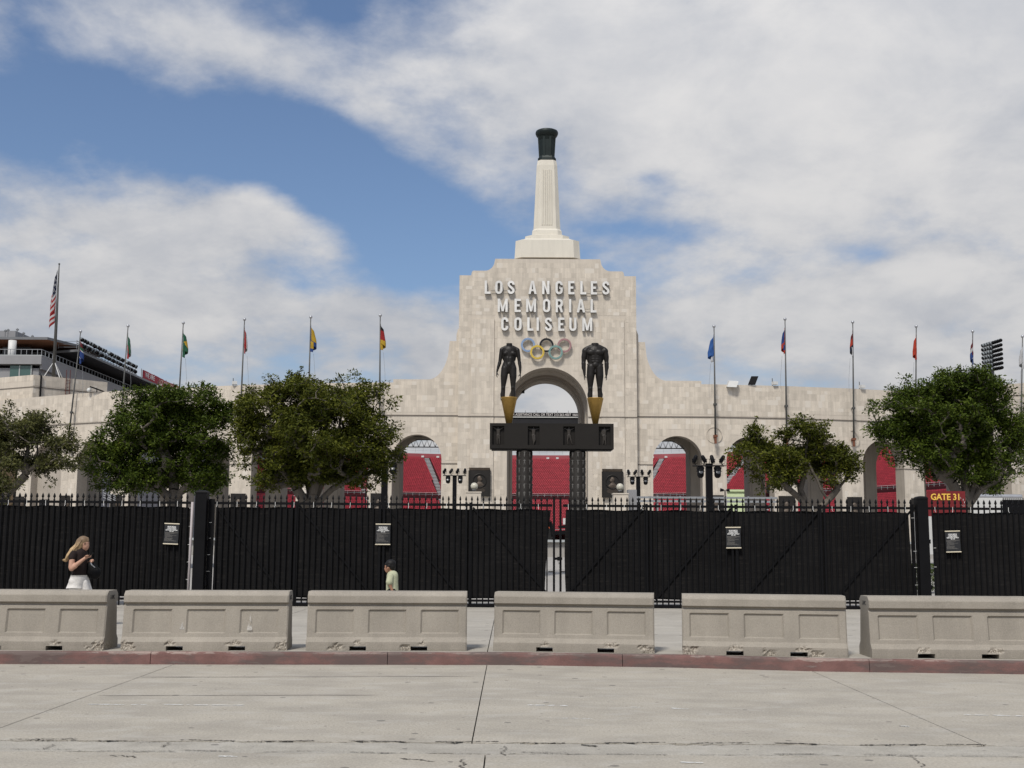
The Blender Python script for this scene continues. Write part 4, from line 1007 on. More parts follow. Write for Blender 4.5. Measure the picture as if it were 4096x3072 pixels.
for k, t in enumerate((-.27, -.23, .06, .085, .335, .37)):
    x, y, z = bowl_pt(NR - .2, t); gq = G(); gq.box((x - .35, y - .4, z + .2), (x + .35, y - .05, z + .65)); gq.ob('utility_box', 'white_paint', bowlr)
# message board behind the main arch, on two masts
bd = thing('message_board', 'black scrolling message board with pale letters inside the main arch', 'display board', (CX, YT + 22, GZ))
YBd = YT + 22
p0, p1, p2, p3 = at(2190, 1651, YBd).z, at(2190, 1667, YBd).z, at(2190, 1671, YBd).z, at(2190, 1778, YBd).z
gq = G(); gq.box((CX - 5.2, YBd, p1), (CX + 5.2, YBd + .3, p0)); gq.ob('ticker', 'board_black', bd)
gq = G(); gq.box((CX - 5.3, YBd - .1, p2), (CX + 5.3, YBd + .4, p1)); gq.ob('white_ledge', 'white_paint', bd)
gq = G(); gq.box((CX - 5.2, YBd + .02, p3), (CX + 5.2, YBd + .3, p2)); gq.ob('blank_screen', 'panel_dark', bd)
for s_ in (-1, 1): gq = G(); gq.box((CX + s_ * 5.6 - .25, YBd, GZ), (CX + s_ * 5.6 + .25, YBd + .4, p0)); gq.ob('mast', 'board_black', bd)
xe = at(2284, 1660, YBd).x; vs, fs = text_geo('FOR ASSISTANCE CALL OR TEXT 213-263-4007', (p0 - p1) * .92, .01, 'RIGHT')
wmax = max(v.x for v in vs) - min(v.x for v in vs); tgt = (xe - at(2057, 1660, YBd).x) * 40 / 36.7
k_ = tgt / wmax; mk('ticker_lettering', [(xe + v.x * k_, YBd - .012 - v.z, (p0 + p1) / 2 + v.y) for v in vs], fs, 'led', bd)
for j, s_ in enumerate(('WEATHER AND TRAFFIC', 'PLEASE VISIT ONLINE')):
    pass
gq = G()
for j in range(2):
    x_ = at(2291, 1660, YBd).x; r_ = random.Random(j)
    for q in range(9): wl_ = r_.uniform(.06, .13); gq.box((x_, YBd - .02, p1 + (p0 - p1) * (.58 - .34 * j)), (x_ + wl_, YBd - .005, p1 + (p0 - p1) * (.74 - .34 * j))); x_ += wl_ + .05
gq.ob('small_print', 'led', bd)
for k in range(8): gq = G(); xk = CX - 4.6 + k * 1.3; gq.tube([(xk, YBd + .1, p0), (xk, YBd + .1, p0 + .28)], .02, 5); gq.ob('bird_spike', 'board_black', bd)

# ------------------------------------------------------------------ monument gateway with the two bronze figures
MY = 40.0
def mp_(px, py, dy=0): return at(px, py, MY + dy)
mg = mp_(2206, 2030); MZ = plaza_z(MY)
mon = thing('gateway_monument', 'black bronze post and lintel gateway with small relief figures', 'monument', (mg.x, MY, MZ))
lx0, lx1 = mp_(1959, 1745).x, mp_(2455, 1745).x; lz1 = mp_(2206, 1693.5).z; lz0 = mp_(2206, 1795).z; LT = .62
nic = []
for a, b in ((1969, 2017), (2111, 2158), (2253, 2300), (2395, 2442)): nic.append((mp_(a, 1740).x, mp_(b, 1740).x))
nz1, nz0 = mp_(2206, 1705).z, mp_(2206, 1780).z
# lintel with four recessed niches
gq = G(); xs = [lx0] + [v for n_ in nic for v in n_] + [lx1]; zs_ = [lz0, nz0, nz1, lz1]; ND = .13
for i in range(len(xs) - 1):
    for j in range(3):
        a, b, c, d = xs[i], xs[i + 1], zs_[j], zs_[j + 1]; rec = ND if (i % 2 == 1 and j == 1) else 0
        gq.add([(a, MY + rec, c), (b, MY + rec, c), (b, MY + rec, d), (a, MY + rec, d)], [(0, 1, 2, 3)])
        if rec: gq.add([(a, MY, c), (b, MY, c), (b, MY, d), (a, MY, d), (a, MY + rec, c), (b, MY + rec, c), (b, MY + rec, d), (a, MY + rec, d)], [(0, 4, 5, 1)[::-1], (1, 5, 6, 2)[::-1], (2, 6, 7, 3)[::-1], (3, 7, 4, 0)[::-1]])
c_ = .05
gq.add([(lx0, MY, lz0), (lx0, MY + LT, lz0), (lx0, MY + LT, lz1), (lx0, MY, lz1)], [(3, 2, 1, 0)[::-1]]); gq.add([(lx1, MY, lz0), (lx1, MY + LT, lz0), (lx1, MY + LT, lz1), (lx1, MY, lz1)], [(0, 1, 2, 3)])
gq.add([(lx0, MY, lz1), (lx1, MY, lz1), (lx1, MY + LT, lz1), (lx0, MY + LT, lz1)], [(0, 1, 2, 3)]); gq.add([(lx0, MY, lz0), (lx1, MY, lz0), (lx1, MY + LT, lz0), (lx0, MY + LT, lz0)], [(3, 2, 1, 0)]); gq.add([(lx0, MY + LT, lz0), (lx1, MY + LT, lz0), (lx1, MY + LT, lz1), (lx0, MY + LT, lz1)], [(3, 2, 1, 0)])
gq.box((lx0 + .06, MY + .05, lz0 - .045), (lx1 - .06, MY + LT - .05, lz0 - .001))
lint = gq.ob('lintel', 'lintel', mon)
def figure_small(var):
    """small athlete torso-with-legs figure, 1 m tall, z 0..1, facing -Y"""
    P = [('c', (0, 0, .56), (0, 0, .80), .085, .115, ((0, 1, 0), .6)), ('s', (0, 0, .53), (.10, .07, .07)), ('s', (0, .01, .95), (.04, .045, .055))]
    def arm(s, e, h): return [('c', (s * .13, 0, .84), e, .04, .032), ('c', e, h, .032, .022)]
    def leg(s, kn, ft): return [('c', (s * .055, 0, .5), kn, .062, .044), ('c', kn, ft, .044, .025)]
    if var == 0: P += arm(-1, (-.26, 0, .92), (-.37, 0, .95)) + arm(1, (.26, 0, .92), (.37, 0, .95)) + leg(-1, (-.06, -.01, .27), (-.06, 0, .03)) + leg(1, (.06, -.01, .27), (.05, 0, .03))
    elif var == 1: P += arm(-1, (-.26, 0, .86), (-.36, 0, .92)) + arm(1, (.27, 0, .88), (.37, 0, .86)) + leg(-1, (-.02, -.02, .27), (.01, 0, .03)) + leg(1, (.08, -.03, .28), (.0, 0, .03))
    elif var == 2: P += arm(-1, (-.25, 0, .90), (-.36, 0, .84)) + arm(1, (.25, 0, .90), (.34, 0, .94)) + leg(-1, (-.08, -.01, .27), (-.05, 0, .03)) + leg(1, (.11, -.01, .27), (.19, .01, .03))
    elif var == 3: P += arm(-1, (-.15, 0, .66), (-.12, .05, .5)) + arm(1, (.27, 0, .88), (.38, 0, .88)) + leg(-1, (-.06, -.01, .27), (-.09, 0, .03)) + leg(1, (.05, -.01, .28), (.07, 0, .03))
    elif var == 4: P += arm(-1, (-.17, 0, .66), (-.19, 0, .5)) + arm(1, (.17, 0, .66), (.18, 0, .5)) + leg(-1, (-.07, 0, .27), (-.09, 0, .03)) + leg(1, (.07, 0, .27), (.08, 0, .03))
    else: P += arm(-1, (-.22, 0, .72), (-.12, 0, .9)) + arm(1, (.22, 0, .72), (.1, 0, .92)) + leg(-1, (-.1, 0, .28), (-.15, 0, .04)) + leg(1, (.09, -.03, .28), (.13, 0, .04))
    return P
for k, (a, b) in enumerate(nic):
    me = blob('niche_figure', figure_small(k), .016, 'niche_bronze', 2); hh = (nz1 - nz0) * .985; xm = (a + b) / 2
    inst('niche_figure', me, mon, (xm, MY + ND * .72, nz0 + .01), (0, 0, 0 if k in (1, 2) else PI), (hh * .92 * (1 if k != 3 else -1), hh * .55, hh))
RFM = [blob('relief_figure', figure_small(v), .03, 'relief', 1) for v in (2, 3, 4, 5, 1)]
for px0, px1 in ((2066, 2130), (2280, 2344)):
    xa_, xb_ = mp_(px0, 1850).x, mp_(px1, 1850).x; xm = (xa_ + xb_) / 2; r_ = (xb_ - xa_) / 2; ym = MY + LT / 2
    gq = G(); gq.lathe([(r_, MZ - .1), (r_, lz0 + .0)], 36, (xm, ym, 0)); cl = gq.ob('column', 'lintel', mon, False)
    for f in cl.data.polygons: f.use_smooth = len(f.vertices) == 4
    rr_ = random.Random(px0); row = 0; z = lz0 - .30
    while z > MZ + .3:
        for k in range(9):
            a = -PI / 2 + (k - 4) * 2 * PI / 9
            inst('relief_figure', rr_.choice(RFM), cl, (xm + (r_ + .008) * math.cos(a), ym + (r_ + .008) * math.sin(a), z), (0, 0, a + PI / 2), (.20 * rr_.choice((-1, 1)), .07, .215))
        z -= .272
def statue(px, ptop, pbase, ck, prims, label, pxc_top, pxc_bot):
    zb_ = mp_(px, pbase, LT / 2).z; zt_ = mp_(px, ptop, LT / 2).z; sc = (zt_ - zb_) / ck; xm = mp_(px, pbase, LT / 2).x; ym = MY + LT / 2
    t = thing('statue', label, 'statue', (xm, ym, lz1))
    P = []
    for p in prims:
        f = lambda v: (v[0] * sc, v[1] * sc, v[2] * sc)
        if p[0] == 'c': P.append(('c', f(p[1]), f(p[2]), p[3] * sc, p[4] * sc) + tuple(p[5:]))
        else: P.append(('s', f(p[1]), f(p[2])))
    me = blob('body', P, .0125, 'bronze', 7)
    for v in me.vertices: v.co.z = min(v.co.z, ck * sc - .012)
    inst('body', me, t, (xm, ym, zb_))
    gq = G(); rt = pxc_top / 2 * (zt_ - zb_) / (pbase - ptop); rb = pxc_bot / 2 * (zt_ - zb_) / (pbase - ptop)
    gq.lathe([(rb, lz1 + .001), (rt, zb_ - .01), (rt + .006, zb_ - .004), (rt + .004, zb_ + .012), (rt - .02, zb_ + .014)], 28, (xm, ym, 0)); cn = gq.ob('cone', 'gold', t)
    for f_ in cn.data.polygons: f_.use_smooth = len(f_.vertices) == 4
    return t
FL = ((0, 1, 0), .62)
def hand(wx, wz, s, ln=90, thumb=1):
    P = [('c', (wx, 0, wz), (wx + s * 2, -8, wz - 34), 17, 22, ((1, 0, 0), .6))]
    for k in range(4):
        y = -26 + k * 15; P.append(('c', (wx + s * 3, y * .8 - 6, wz - 42), (wx + s * 4, y - 8, wz - 72), 7.5, 7)); P.append(('c', (wx + s * 4, y - 8, wz - 72), (wx - s * 10, y - 12, wz - 98 + k * 5), 7, 6))
    P += [('c', (wx - s * 6, -16, wz - 18), (wx - s * 26, -30, wz - 46), 9, 8), ('c', (wx - s * 26, -30, wz - 46), (wx - s * 22, -34, wz - 70), 8, 6)]
    return P
female = [('c', (2, 0, 880), (0, 4, 990), 50, 54), ('c', (-95, 0, 868), (105, 0, 862), 44, 44, FL), ('c', (0, 0, 905), (0, 0, 870), 40, 75, FL),
          ('c', (0, 0, 830), (-2, 0, 740), 112, 108, FL), ('c', (-2, 0, 740), (-2, 2, 650), 106, 100, FL), ('c', (-2, 2, 650), (-4, 4, 560), 100, 130, FL), ('s', (-4, 8, 545), (134, 86, 78)),
          ('s', (-64, -50, 788), (44, 30, 40)), ('s', (68, -50, 786), (44, 30, 40)), ('c', (-30, -60, 700), (-22, -56, 610), 26, 30, FL), ('c', (26, -60, 700), (20, -56, 610), 26, 30, FL), ('s', (-2, -66, 580), (40, 22, 46)),
          ('c', (-132, 0, 858), (-152, 4, 740), 42, 36), ('c', (-152, 4, 740), (-168, 4, 630), 36, 29), ('c', (-60, 0, 905), (-130, 0, 872), 34, 34), ('c', (64, 0, 905), (142, 0, 866), 34, 34), ('c', (-108, 6, 800), (-92, 6, 680), 26, 22), ('c', (112, 6, 800), (92, 6, 680), 26, 22), ('c', (-168, 4, 630), (-190, -8, 560), 33, 28), ('c', (-190, -8, 560), (-214, -20, 465), 28, 17), ('c', (146, 0, 852), (166, 4, 740), 42, 36), ('c', (166, 4, 740), (182, 4, 630), 36, 29), ('c', (182, 4, 630), (194, -8, 545), 33, 27), ('c', (194, -8, 545), (197, -20, 445), 27, 17),
          ('c', (-74, 0, 520), (-88, -6, 380), 70, 64), ('c', (-88, -6, 380), (-103, -4, 195), 64, 40), ('c', (64, 0, 520), (70, -6, 380), 70, 64), ('c', (70, -6, 380), (70, -4, 195), 64, 40), ('s', (-100, -26, 178), (34, 24, 36)), ('s', (70, -26, 182), (34, 24, 36)), ('c', (-103, 2, 180), (-112, 8, -20), 40, 40), ('c', (70, 2, 180), (80, 8, -20), 40, 40), ('s', (-112, 16, 60), (44, 42, 70)), ('s', (78, 16, 60), (44, 42, 70)),
          ('s', (-58, 60, 520), (66, 56, 66)), ('s', (52, 60, 520), (66, 56, 66))] + hand(-216, 455, -1) + hand(196, 437, 1)
male = [('c', (0, 0, 900), (0, 4, 1010), 68, 64), ('c', (-130, 0, 868), (130, 0, 868), 62, 62, FL), ('c', (0, 0, 915), (0, 0, 870), 62, 105, FL), ('c', (0, 0, 820), (0, 0, 720), 150, 132, FL), ('c', (0, 0, 720), (0, 2, 620), 130, 122, FL), ('s', (0, 6, 590), (130, 86, 74)),
        ('s', (-68, -68, 820), (76, 36, 54)), ('s', (70, -68, 820), (76, 36, 54)), ('c', (0, -78, 770), (0, -70, 620), 10, 10)] + \
       [('s', (sx_ * 32, -70, zz_), (36, 17, 27)) for sx_ in (-1, 1) for zz_ in (745, 700, 655)] + [('s', (0, -62, 600), (56, 30, 50)), ('c', (-125, -14, 610), (-40, -50, 540), 22, 22), ('c', (125, -14, 610), (40, -50, 540), 22, 22),
        ('s', (-172, 0, 850), (64, 58, 66)), ('s', (172, 0, 850), (64, 58, 66)), ('c', (-178, 0, 840), (-198, 4, 740), 54, 50), ('c', (-198, 4, 740), (-206, 4, 630), 48, 36), ('c', (178, 0, 840), (198, 4, 740), 54, 50), ('c', (198, 4, 740), (206, 4, 630), 48, 36), ('c', (-70, 0, 930), (-170, 0, 885), 44, 40), ('c', (70, 0, 930), (170, 0, 885), 44, 40), ('c', (-140, 10, 800), (-112, 8, 660), 36, 26), ('c', (140, 10, 800), (112, 8, 660), 36, 26), ('c', (-205, 0, 630), (-190, -20, 430), 42, 23), ('c', (205, 0, 630), (198, -20, 430), 42, 23), ('s', (-208, 0, 570), (36, 40, 70)), ('s', (210, 0, 570), (36, 40, 70)),
        ('c', (-70, 0, 560), (-82, -6, 400), 76, 72), ('c', (-82, -6, 400), (-88, -4, 195), 72, 44), ('c', (70, 0, 560), (78, -6, 400), 76, 72), ('c', (78, -6, 400), (80, -4, 195), 72, 44), ('s', (-82, -30, 178), (38, 24, 38)), ('s', (78, -30, 182), (38, 24, 38)), ('c', (-86, 2, 180), (-92, 8, -20), 44, 42), ('c', (80, 2, 180), (90, 8, -20), 44, 42), ('s', (-92, 18, 70), (48, 46, 74)), ('s', (90, 18, 70), (48, 46, 74)),
        ('c', (-4, -84, 500), (-4, -88, 455), 14, 16), ('s', (-56, 66, 560), (70, 60, 66)), ('s', (56, 66, 560), (70, 60, 66))] + hand(-190, 420, -1) + hand(198, 420, 1)
statue(2036, 1372.5, 1591.5, 980, female, 'headless slender bronze figure on the left gold cone of the gateway', 64, 22)
statue(2381, 1372, 1594.5, 1000, male, 'headless muscular bronze figure on the right gold cone of the gateway', 64, 20)

# ------------------------------------------------------------------ big bronze plaques, lamps, light rigs in the court
def plaque(px0, px1, py0, py1, label, face):
    A = at(px0, py0, YT - .3); B = at(px1, py1, YT - .3); t = thing('bronze_plaque', label, 'plaque', ((A.x + B.x) / 2, YT - .3, B.z))
    y = YT - .45; xm = (A.x + B.x) / 2; hw = (B.x - A.x) / 2; zt = A.z; zb_ = B.z
    gq = G(); gq.box((A.x, y, zb_), (B.x, YT - .24, zt)); gq.ob('slab', 'bronze_plaque', t)
    gq = G(); gq.add([(A.x - .04, y - .12, zt + .0), (B.x + .04, y - .12, zt), (B.x - .12, y - .02, zt - .26), (A.x + .12, y - .02, zt - .26), (A.x - .04, y + .1, zt), (B.x + .04, y + .1, zt)], [(0, 3, 2, 1), (0, 1, 5, 4)]); gq.ob('cornice', 'bronze_light', t)
    gq = G()
    for s_ in (-1, 1): gq.box((xm + s_ * hw - .07, y - .06, zb_), (xm + s_ * hw + .07, y - .001, zt - .27))
    gq.box((A.x + .08, y - .06, zb_), (B.x - .08, y - .001, zb_ + .12)); gq.ob('border', 'bronze_plaque', t)
    zc_ = zt - 1.35 * (zt - zb_) / 3; r_ = .66; n = 36; vs = []; fs = []
    for (rr, yy) in ((r_ + .06, 0), (r_ + .05, -.09), (r_ - .03, -.09), (r_ - .05, -.005)):
        for k in range(n): a = 2 * PI * k / n; vs.append((xm + rr * math.cos(a), y + yy, zc_ + rr * math.sin(a)))
    for j in range(3):
        for k in range(n): fs.append((j * n + k, j * n + (k + 1) % n, (j + 1) * n + (k + 1) % n, (j + 1) * n + k))
    mk('roundel_rim', vs, fs, 'bronze_plaque', t, None, True)
    s_ = face; P = [('s', (xm, y + .02, zc_ + .22), (.235, .13, .27)), ('s', (xm + .08 * s_, y, zc_ + .10), (.19, .12, .19)), ('s', (xm + .25 * s_, y - .02, zc_ + .16), (.05, .06, .06)), ('s', (xm, y + .04, zc_ - .10), (.17, .12, .25)), ('s', (xm - .02 * s_, y + .05, zc_ - .44), (.50, .15, .24)), ('s', (xm + .02, y + .03, zc_ - .34), (.34, .14, .24))]
    me = blob('bust', P, .035, 'bronze_light', 2); inst('bust', me, t)
    gq = G()
    for q in range(6): r2 = (.72, .5, .66, .7, .62, .3)[q]; zz_ = zb_ + (zt - zb_) * (.30 - q * .032); gq.box((xm - r2 * .8, y - .012, zz_), (xm + r2 * .8, y - .001, zz_ + .045))
    gq.ob('inscription', 'bronze_light', t)
plaque(1877, 1959, 1871, 1986, 'bronze portrait plaque left of the main arch', 1)
plaque(2409, 2490, 1876, 1991, 'bronze portrait plaque right of the main arch', -1)
def globe_lamp(px, py, box, extra, label):
    Yl = 60.0; A = at(px, py, Yl); r_ = 14.5 / 4700 * Yl; t = thing('globe_lamp', label, 'lamp', (A.x, Yl, plaza_z(Yl)), 0, 'globe lamps')
    gq = G(); gq.sphere((A.x, Yl, A.z), r_, 24, 16); gq.ob('globe', 'globe', t, True)
    gq = G(); gq.lathe([(r_ * .5, A.z - r_ * 1.12), (r_ * .55, A.z - r_ * .9), (r_ * .4, A.z - r_ * .85)], 16, (A.x, Yl, 0)); gq.ob('fitter', 'silver', t)
    b0 = at(box[0], box[2], Yl); b1 = at(box[1], box[2], Yl); gq = G(); gq.box((b0.x, Yl - .3, plaza_z(Yl)), (b1.x, Yl + .45, b0.z)); gq.box((b0.x - .03, Yl - .33, b0.z - .06), (b1.x + .03, Yl + .48, b0.z + .0)); gq.ob('pedestal', 'stone_wall', t)
    if extra: c0 = at(extra[0], extra[2], Yl + .8); c1 = at(extra[1], extra[2], Yl + .8); gq = G(); gq.box((c0.x, Yl + .6, plaza_z(Yl)), (c1.x, Yl + 1.4, c0.z)); gq.ob('cabinet', 'panel_grey', t)
globe_lamp(1897, 1945, (1866, 1924, 1967), None, 'white globe lamp on stone pedestal before the left plaque')
globe_lamp(2480, 1948, (2452, 2511, 1973), (2511, 2545, 1959), 'white globe lamp on stone pedestal before the right plaque')
# stage light rigs
gq = G(); gq.lathe([(.075, -.16), (.095, -.12), (.10, .02), (.085, .13), (.05, .17)], 14, (0, 0, 0)); HEAD = gq.me('lamp_head', 'lamp_dark', True)
gq = G(); gq.tube([(-.125, 0, -.02), (-.13, 0, .16), (-.10, 0, .21), (.10, 0, .21), (.13, 0, .16), (.125, 0, -.02)], .012, 6); gq.box((-.03, -.03, .2), (.03, .03, .27)); gq.tube([(-.17, 0, 0), (.17, 0, 0)], .012, 6); YOKE = gq.me('yoke', 'lamp_dark')
gq = G(); gq.lathe([(.14, .13), (.16, .10), (.16, -.16), (.13, -.24), (.07, -.29)], 10, (0, 0, 0)); gq.box((-.15, -.12, .13), (.15, .12, .22)); BIG = gq.me('moving_head', 'lamp_dark')
gq = G(); gq.lathe([(.105, 0), (.10, .015), (.06, .02)], 16, (0, 0, 0)); LENS = gq.me('lens', 'lamp_lens', True)
def rig(pxt0, pxt1, ytop, ybar, b0, b1, ups, downs, Yr, label, sc=1.0):
    t0 = at(pxt0, ybar, Yr); t1 = at(pxt1, ybar, Yr); xm = (t0.x + t1.x) / 2; zt = at(pxt0, ytop, Yr).z; zb_ = at(pxt0, ybar, Yr).z; gz_ = plaza_z(Yr)
    t = thing('light_rig', label, 'stage light', (xm, Yr, gz_), 0, 'stage light towers')
    gq = G(); gq.box((t0.x, Yr - .15, gz_), (t1.x, Yr + .15, zt)); gq.box((xm - .5, Yr - .5, gz_), (xm + .5, Yr + .5, gz_ + .05)); gq.ob('covered_truss', 'board_black', t)
    gq = G(); gq.tube([(at(b0, ybar, Yr).x, Yr - .2, zb_), (at(b1, ybar, Yr).x, Yr - .2, zb_)], .028, 8); gq.ob('crossbar', 'lamp_dark', t)
    for k, px in enumerate(ups):
        p = Vector((at(px, ybar, Yr).x, Yr - .2, zb_ + .32 * sc)); h = inst('lamp_head', HEAD, t, p, (.35 * math.sin(k * 2 + px), .5 * math.sin(px), 0), (sc, sc, sc * 1.15)); inst('yoke', YOKE, t, p, (PI, 0, 0), (sc, sc, sc))
    for k, px in enumerate(downs):
        p = Vector((at(px, ybar, Yr).x, Yr - .2, zb_ - .27 * sc)); h = inst('moving_head', BIG, t, p, (0, 0, .2), (sc, sc, sc)); inst('lens', LENS, t, p + Vector((0, -.15 * sc, -.02)), (1.1, 0, 0), (sc, sc, sc)); inst('yoke', YOKE, t, p + Vector((0, 0, .02)), (0, 0, 0), (sc * 1.2, sc, sc))
rig(2823, 2848, 1854, 1865, 2767, 2893, (2778, 2813, 2846, 2886), (2799, 2867), 55, 'tall black stage light tower right of the first right arch', 1.0)
rig(2545, 2560, 1906, 1908, 2507, 2600, (2513, 2540, 2567, 2596), (2528, 2581), 75, 'black stage light tower right of the globe lamp by the right plaque', .9)
rig(1811, 1827, 1902, 1903, 1773, 1865, (1779, 1805, 1831, 1860), (1793, 1842), 75, 'black stage light tower left of the left bronze plaque', .9)
rig(1528, 1552, 1838, 1851, 1478, 1605, (1488, 1514, 1566, 1601), (1508, 1575), 55, 'tall black stage light tower half hidden by the left tree', 1.0)
# rigging trusses under the arcade ceiling
for sg, lab in ((-1, 'steel rigging truss under the ceiling of the first left arch'), (1, 'steel rigging truss under the ceiling of the first right arch')):
    x0, x1 = sorted((CX + sg * 9.6, CX + sg * 24)); y0 = YT + 9.0; t = thing('rigging_truss', lab, 'truss', ((x0 + x1) / 2, y0, 12), 0, 'rigging trusses')
    for nm, zz_, yy in (('upper_chord', 12.55, 0), ('lower_chord', 11.75, 0), ('upper_chord', 12.55, .5), ('lower_chord', 11.75, .5)): gq = G(); gq.tube([(x0, y0 + yy, zz_), (x1, y0 + yy, zz_)], .04, 6); gq.ob(nm, 'truss', t)
    gq = G(); k = x0
    while k < x1 - .5:
        for yy in (0, .5): gq.tube([(k, y0 + yy, 11.75), (k + .3, y0 + yy, 12.55), (k + .6, y0 + yy, 11.75)], .022, 5)
        k += .6
    gq.ob('lattice', 'truss', t)
# wall-top fittings
def wall_at(px, py, side):
    Yg = 121.0
    for _ in range(12): p = at(px, py, Yg); Yg = yw(abs(p.x - CX))
    return at(px, py, Yg), Yg
for px, py, kind, lab in ((2928, 1536, 'wedge', 'large white wedge floodlight on top of the right wing wall'), (3013, 1537, 'panel', 'black flat floodlight on top of the right wing wall'), (3099, 1541, 'small', 'small white fitting on the wall top right of the black floodlight'), (3448, 1553, 'small', 'small white fitting on the wall top beside the far right flagpole'),
                          (938, 1538, 'small', 'small white fitting on the left wing wall top above the big tree'), (637, 1549, 'small', 'small white fitting on the left wing wall top below the red banner'), (388, 1563, 'panel2', 'dark tilted floodlight on the left wing wall near the ladder'), (360, 1565, 'dome', 'white dome camera on the left wing wall top')):
    p, Yg = wall_at(px, py, 0); t = thing('floodlight' if kind != 'dome' else 'camera', lab, 'floodlight' if kind != 'dome' else 'camera', (p.x, Yg, ZW))
    z = ZW
    if kind == 'wedge':
        gq = G(); x, y = p.x, Yg - .1; gq.add([(x - .6, y - .45, z - .3), (x + .35, y - .45, z - .34), (x + .62, y - .3, z + .28), (x - .35, y - .3, z + .33), (x - .6, y + .4, z - .2), (x + .35, y + .4, z - .2), (x + .62, y + .4, z + .42), (x - .35, y + .4, z + .46)], [(0, 1, 2, 3), (5, 4, 7, 6), (3, 2, 6, 7), (1, 5, 6, 2), (4, 0, 3, 7), (4, 5, 1, 0)]); gq.ob('housing', 'white_paint', t)
    elif kind in ('panel', 'panel2'):
        gq = G(); gq.add([(p.x - .55, Yg - .1, z + .1), (p.x + .2, Yg - .1, z + .1), (p.x + .62, Yg + .3, z + .98), (p.x - .12, Yg + .3, z + .98), (p.x - .55, Yg, z + .02), (p.x + .2, Yg, z + .02), (p.x + .62, Yg + .42, z + .92), (p.x - .12, Yg + .42, z + .92)], [(0, 1, 2, 3), (7, 6, 5, 4), (0, 4, 5, 1), (1, 5, 6, 2), (2, 6, 7, 3), (3, 7, 4, 0)]) if kind == 'panel' else gq.bar((p.x - .7, Yg, z + .6), (p.x + .7, Yg, z + .1), .7, .15); gq.ob('lamp', 'board_black', t)
        gq = G(); gq.tube([(p.x - .1, Yg + .2, z - .05), (p.x - .1, Yg + .2, z + .5)], .05, 6); gq.ob('stand', 'pole', t)
    elif kind == 'small':
        gq = G(); gq.box((p.x - .24, Yg - .25, z + .10), (p.x + .25, Yg + .25, z + .42), 0, .3, (p.x, Yg)); gq.ob('housing', 'white_paint', t); gq = G(); gq.tube([(p.x - .2, Yg + .2, z - .02), (p.x - .2, Yg + .2, z + .8)], .04, 6); gq.ob('stand', 'pole', t)
    else:
        gq = G(); gq.sphere((p.x, Yg - .3, z + .25), .25, 12, 8); gq.ob('dome', 'white_paint', t, True); gq = G(); gq.bar((p.x, Yg - .3, z + .5), (p.x, Yg + .5, z + .55), .08, .08); gq.ob('arm', 'white_paint', t)

# ------------------------------------------------------------------ flagpoles and flags
FC = {'red': (.42, .03, .03), 'white': (.66, .66, .66), 'blue': (.03, .07, .25), 'navy': (.012, .018, .05), 'green': (.025, .13, .07), 'yellow': (.62, .40, .04), 'black': (.012, .012, .014), 'orange': (.55, .06, .03), 'sky': (.05, .15, .45), 'maroon': (.16, .02, .025), 'teal': (.05, .2, .16)}
for k, c in FC.items(): M('cloth_' + k, tuple(v * .68 for v in c), .8, .1, 2, .05, 20, trans=.2)
def flag(label, top, side, Wd, hoist, fall, pat, seed, folds=2.5):
    nu, nv = 30, 26; cols = list(FC); vs = []; fs = []; mi = []
    for i in range(nu + 1):
        u = i / nu
        for j in range(nv + 1):
            v = j / nv; ph = u * folds * PI
            x = side * (.74 * Wd * (1 - math.cos(ph)) / 2 * (.35 + .65 * min(1, v + u * .8)) + .03 + Wd * .1 * u * mnoise.noise(Vector((u * 3, v * 3, seed))))
            y = -.03 - .14 * math.sin(ph) - .05 * mnoise.noise(Vector((u * 4, v * 4, seed + 4)))
            z = -v * hoist * (1 - .22 * u) - fall * (u ** .8) * (1 + .12 * mnoise.noise(Vector((u * 2, v * 2, seed + 8))))
            vs.append((top[0] + x, top[1] + y, top[2] + z))
    for i in range(nu):
        for j in range(nv): a = i * (nv + 1) + j; fs.append((a, a + nv + 1, a + nv + 2, a + 1)); mi.append(cols.index(pat((i + .5) / nu, (j + .5) / nv)))
    o = mk('flag', vs, fs, ['cloth_' + c for c in cols], None, mi, True); md = o.modifiers.new('thick', 'SOLIDIFY'); md.thickness = .012
    tag(o, label, 'flag', 'limp flags on the arcade poles'); return o
def tri(a, b, c, t1=.333, t2=.667): return lambda s: a if s < t1 else b if s < t2 else c
